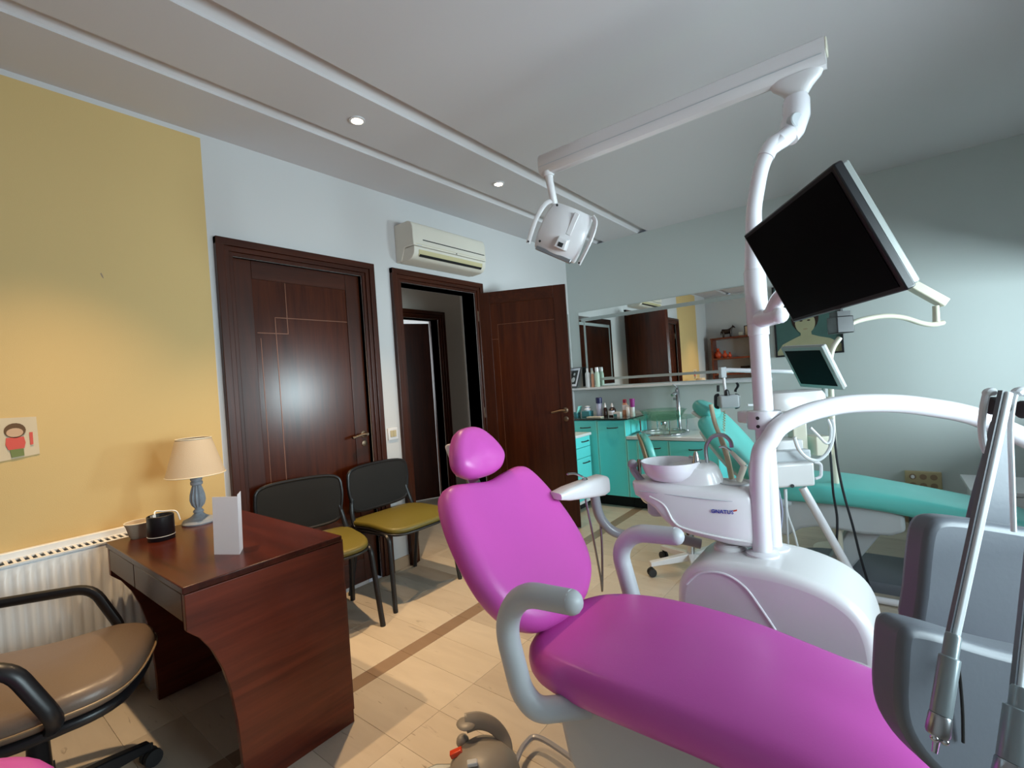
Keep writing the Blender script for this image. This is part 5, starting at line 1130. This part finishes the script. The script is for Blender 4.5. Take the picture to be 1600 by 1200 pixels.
MB().tube([at(1463, 503, D5), at(1462, 478, D5)], [0.020, 0.018], 12).build('arm_joint', M_cream, t)
ra_, rb_ = at(1476, 474, D5), at(1400, 432, D5+0.05); dv = (rb_-ra_).normalized(); sv = V(-dv.y, dv.x, 0).normalized(); uv_ = dv.cross(sv)
MB().obox((ra_+rb_)/2, dv, sv, uv_, (rb_-ra_).length/2, 0.035, 0.030).build('light_bar', M_cream, t, bevel=0.008)
# bracket arm with clamp lamp over the headrest of the teal chair
t = thing('bracket_lamp', 'small grey lamp with black handles hanging from a white bracket arm', 'lamp', at(1130, 640, 3.1))
DB = 3.1
MB().tube([at(1130, 578, DB), at(1236, 581, DB)], 0.018, 12, flat=(0.8, 1.2)).tube([at(1236, 581, DB), V(e.x, e.y, at(1236, 581, DB).z)], 0.015, 10).build('bracket_arm', M_white_metal, t)
MB().obox(at(1129, 582, DB), rx, fx, V(0,0,1), 0.018, 0.02, 0.035).build('arm_end', M_grey_pl, t, bevel=0.004)
MB().tube([at(1131, 590, DB), at(1134, 618, DB)], 0.010, 10).build('drop_rod', M_white_metal, t)
MB().obox(at(1136, 627, DB), rx, fx, V(0,0,1), 0.060, 0.045, 0.042).build('lamp_housing', M_grey_pl, t, bevel=0.008, seg=3)
for s in (-1, 1): MB().tube(fillet([at(1136+s*13, 617, DB), at(1136+s*18, 618, DB), at(1136+s*18, 636, DB), at(1136+s*13, 637, DB)], 0.02), 0.010, 8).build('handle', M_black, t)
MB().lathe([(0.018, 0), (0.014, 0.03), (0.004, 0.04)], at(1136, 618, DB-0.04), 10).build('clamp_knob', M_black, t)
MB().tube([at(1122, 612, DB), at(1122, 602, DB)], 0.009, 8).build('lamp_pin', M_black, t)
pts = []
for k in range(60):
    f = k/59; pts.append(at(1151+1.6*math.cos(k*0.95)+2*math.sin(f*5), 598+14*f, DB)+F_*(0.006*math.sin(k*0.95)))
MB().tube(pts, 0.003, 6).build('coil_cord', M_cable, t)
pts = []
for k in range(70):
    f = k/69; pts.append(at(1132+1.6*math.cos(k*0.95)-1*f, 642+40*f, DB)+F_*(0.006*math.sin(k*0.95)))
MB().tube(pts, 0.0028, 6).build('coil_cord', M_tanhose, t)
# white cabinet by the window and grey step under the teal footrest
t = thing('side_cabinet', 'white low cabinet near the window beyond the tray', 'cabinet', (3.49, -0.58, 0))
MB().box(3.135, 3.85, -0.82, -0.35, 0.425, 0.45).build('top', M_white, t, bevel=0.004)
MB().box(3.165, 3.83, -0.80, -0.36, 0.05, 0.425).build('body', M_white, t, smooth=False)
for a, b in ((3.17, 3.495), (3.50, 3.825)):
    d_ = MB().box(a, b, -0.816, -0.80, 0.06, 0.42).build('cabinet_door', M_white, t, bevel=0.003)
    MB().tube([V((a+b)/2, -0.816, 0.36), V((a+b)/2, -0.835, 0.36)], 0.01, 10).build('knob', M_steel, d_)
MB().box(3.18, 3.81, -0.78, -0.38, 0, 0.05).build('plinth', M_dark, t, smooth=False)

# ================================================================== SHELF SEEN IN THE MIRROR
SX0, SX1, SY0, SY1, SZ = 0.145, 1.23, YB+0.01, YB+0.30, 1.84
t = thing('bookshelf', 'brown wooden open shelf reflected in the mirror', 'shelf', (0.69, -5.2, 0))
MB().box(SX0, SX0+0.03, SY0, SY1, 0, SZ).build('side', M_shelfwood, t, smooth=False); MB().box(SX1-0.03, SX1, SY0, SY1, 0, SZ).build('side', M_shelfwood, t, smooth=False)
MB().box(0.87, 0.90, SY0, SY1, 0.02, SZ).build('divider', M_shelfwood, t, smooth=False)
for z in (0.03, 0.42, 0.85, 1.15, 1.45, SZ): MB().box(SX0-(0.01 if z == SZ else -0.03), SX1+(0.01 if z == SZ else -0.03), SY0, SY1+(0.01 if z == SZ else 0), z-0.03, z).build('shelf_board', M_shelfwood, t, smooth=False)
MB().box(SX0+0.03, SX1-0.03, SY0, SY0+0.008, 0.02, SZ-0.03).build('back_board', M_white_wall, t, smooth=False)
hxx, hyy = 0.42, YB+0.17
t = thing('horse_figurine', 'dark bronze horse figurine on top of the reflected shelf', 'figurine', (hxx, hyy, SZ))
m = MB(); seg = 14
rr = []
for x, z, a_, b_ in ((-0.095, 0.120, 0.014, 0.020), (-0.085, 0.120, 0.040, 0.048), (-0.035, 0.112, 0.042, 0.050), (0.02, 0.112, 0.040, 0.048), (0.062, 0.122, 0.040, 0.054), (0.085, 0.146, 0.030, 0.046), (0.098, 0.172, 0.022, 0.034), (0.106, 0.192, 0.018, 0.026), (0.122, 0.198, 0.016, 0.020), (0.142, 0.184, 0.013, 0.015), (0.154, 0.172, 0.008, 0.009)):
    rr.append([V(hxx+x, hyy+a_*math.cos(2*PI*k/seg), SZ+z+b_*math.sin(2*PI*k/seg)) for k in range(seg)])
m.loft(rr)
m.build('body', M_horse, t)
for x in (-0.065, 0.065):
    for s in (-1, 1): MB().tube(catmull([V(hxx+x, hyy+s*0.02, SZ+0.115), V(hxx+x+0.006, hyy+s*0.021, SZ+0.06), V(hxx+x-0.002, hyy+s*0.021, SZ+0.012), V(hxx+x+0.004, hyy+s*0.021, SZ)], 4), [0.026, 0.024, 0.021, 0.018, 0.016, 0.015, 0.014, 0.013, 0.013, 0.014, 0.015, 0.016, 0.017], 10).build('leg', M_horse, t)
MB().tube(catmull([V(hxx-0.085, hyy, SZ+0.135), V(hxx-0.105, hyy, SZ+0.11), V(hxx-0.11, hyy, SZ+0.05)], 4), [0.008, 0.009, 0.010, 0.011, 0.011, 0.010, 0.008, 0.006, 0.004], 8).build('tail', M_horse, t)
for s in (-1, 1): MB().lathe([(0.006, 0), (0.004, 0.014), (0.001, 0.022)], (hxx+0.108, hyy+s*0.009, SZ+0.208), 8).build('ear', M_horse, t)
t = thing('photo_frame', 'small brown photo frame on top of the reflected shelf', 'photo frame', (0.80, YB+0.16, SZ))
for (a, b, c, d) in ((-0.075, 0.075, 0, 0.014), (-0.075, 0.075, 0.176, 0.19), (-0.075, -0.061, 0.014, 0.176), (0.061, 0.075, 0.014, 0.176)): MB().box(0.80+a, 0.80+b, YB+0.15, YB+0.165, SZ+c, SZ+d).build('frame_bar', M_horse, t, smooth=False)
MB().box(0.74, 0.86, YB+0.152, YB+0.158, SZ+0.01, SZ+0.18).build('photograph', M_skin, t, smooth=False)
tag(MB().box(0.63, 0.70, YB+0.12, YB+0.18, SZ, SZ+0.075).build('candle', M_cream, bevel=0.006), 'square cream candle beside the frame on the reflected shelf', 'candle')
for i, (x, s) in enumerate(((0.235, 1.3), (0.36, 0.95), (0.45, 0.7))):
    t = bottle('red_vase', ('largest of the three red vases on the reflected shelf', 'middle one of the three red vases on the reflected shelf', 'smallest of the three red vases on the reflected shelf')[i], 'vase', x, YB+0.18, 1.45,
        [(0.03*s, 0), (0.05*s, 0.03*s), (0.052*s, 0.06*s), (0.03*s, 0.10*s), (0.018*s, 0.115*s), (0.024*s, 0.135*s), (0.016*s, 0.137*s)], M_terra, [(0.022*s, 0.134*s), (0.026*s, 0.148*s), (0.010*s, 0.15*s)], M_terra, None, 'red vases on the reflected shelf')
tag(MB().box(0.20, 0.42, YB+0.15, YB+0.23, 1.15, 1.185).build('storage_box', M_cream, bevel=0.008), 'long cream box on the middle board of the reflected shelf', 'box')
tag(MB().box(0.62, 0.78, YB+0.12, YB+0.16, 1.15, 1.27).build('book', M_horse, bevel=0.004), 'dark upright book on the middle board of the reflected shelf', 'book')
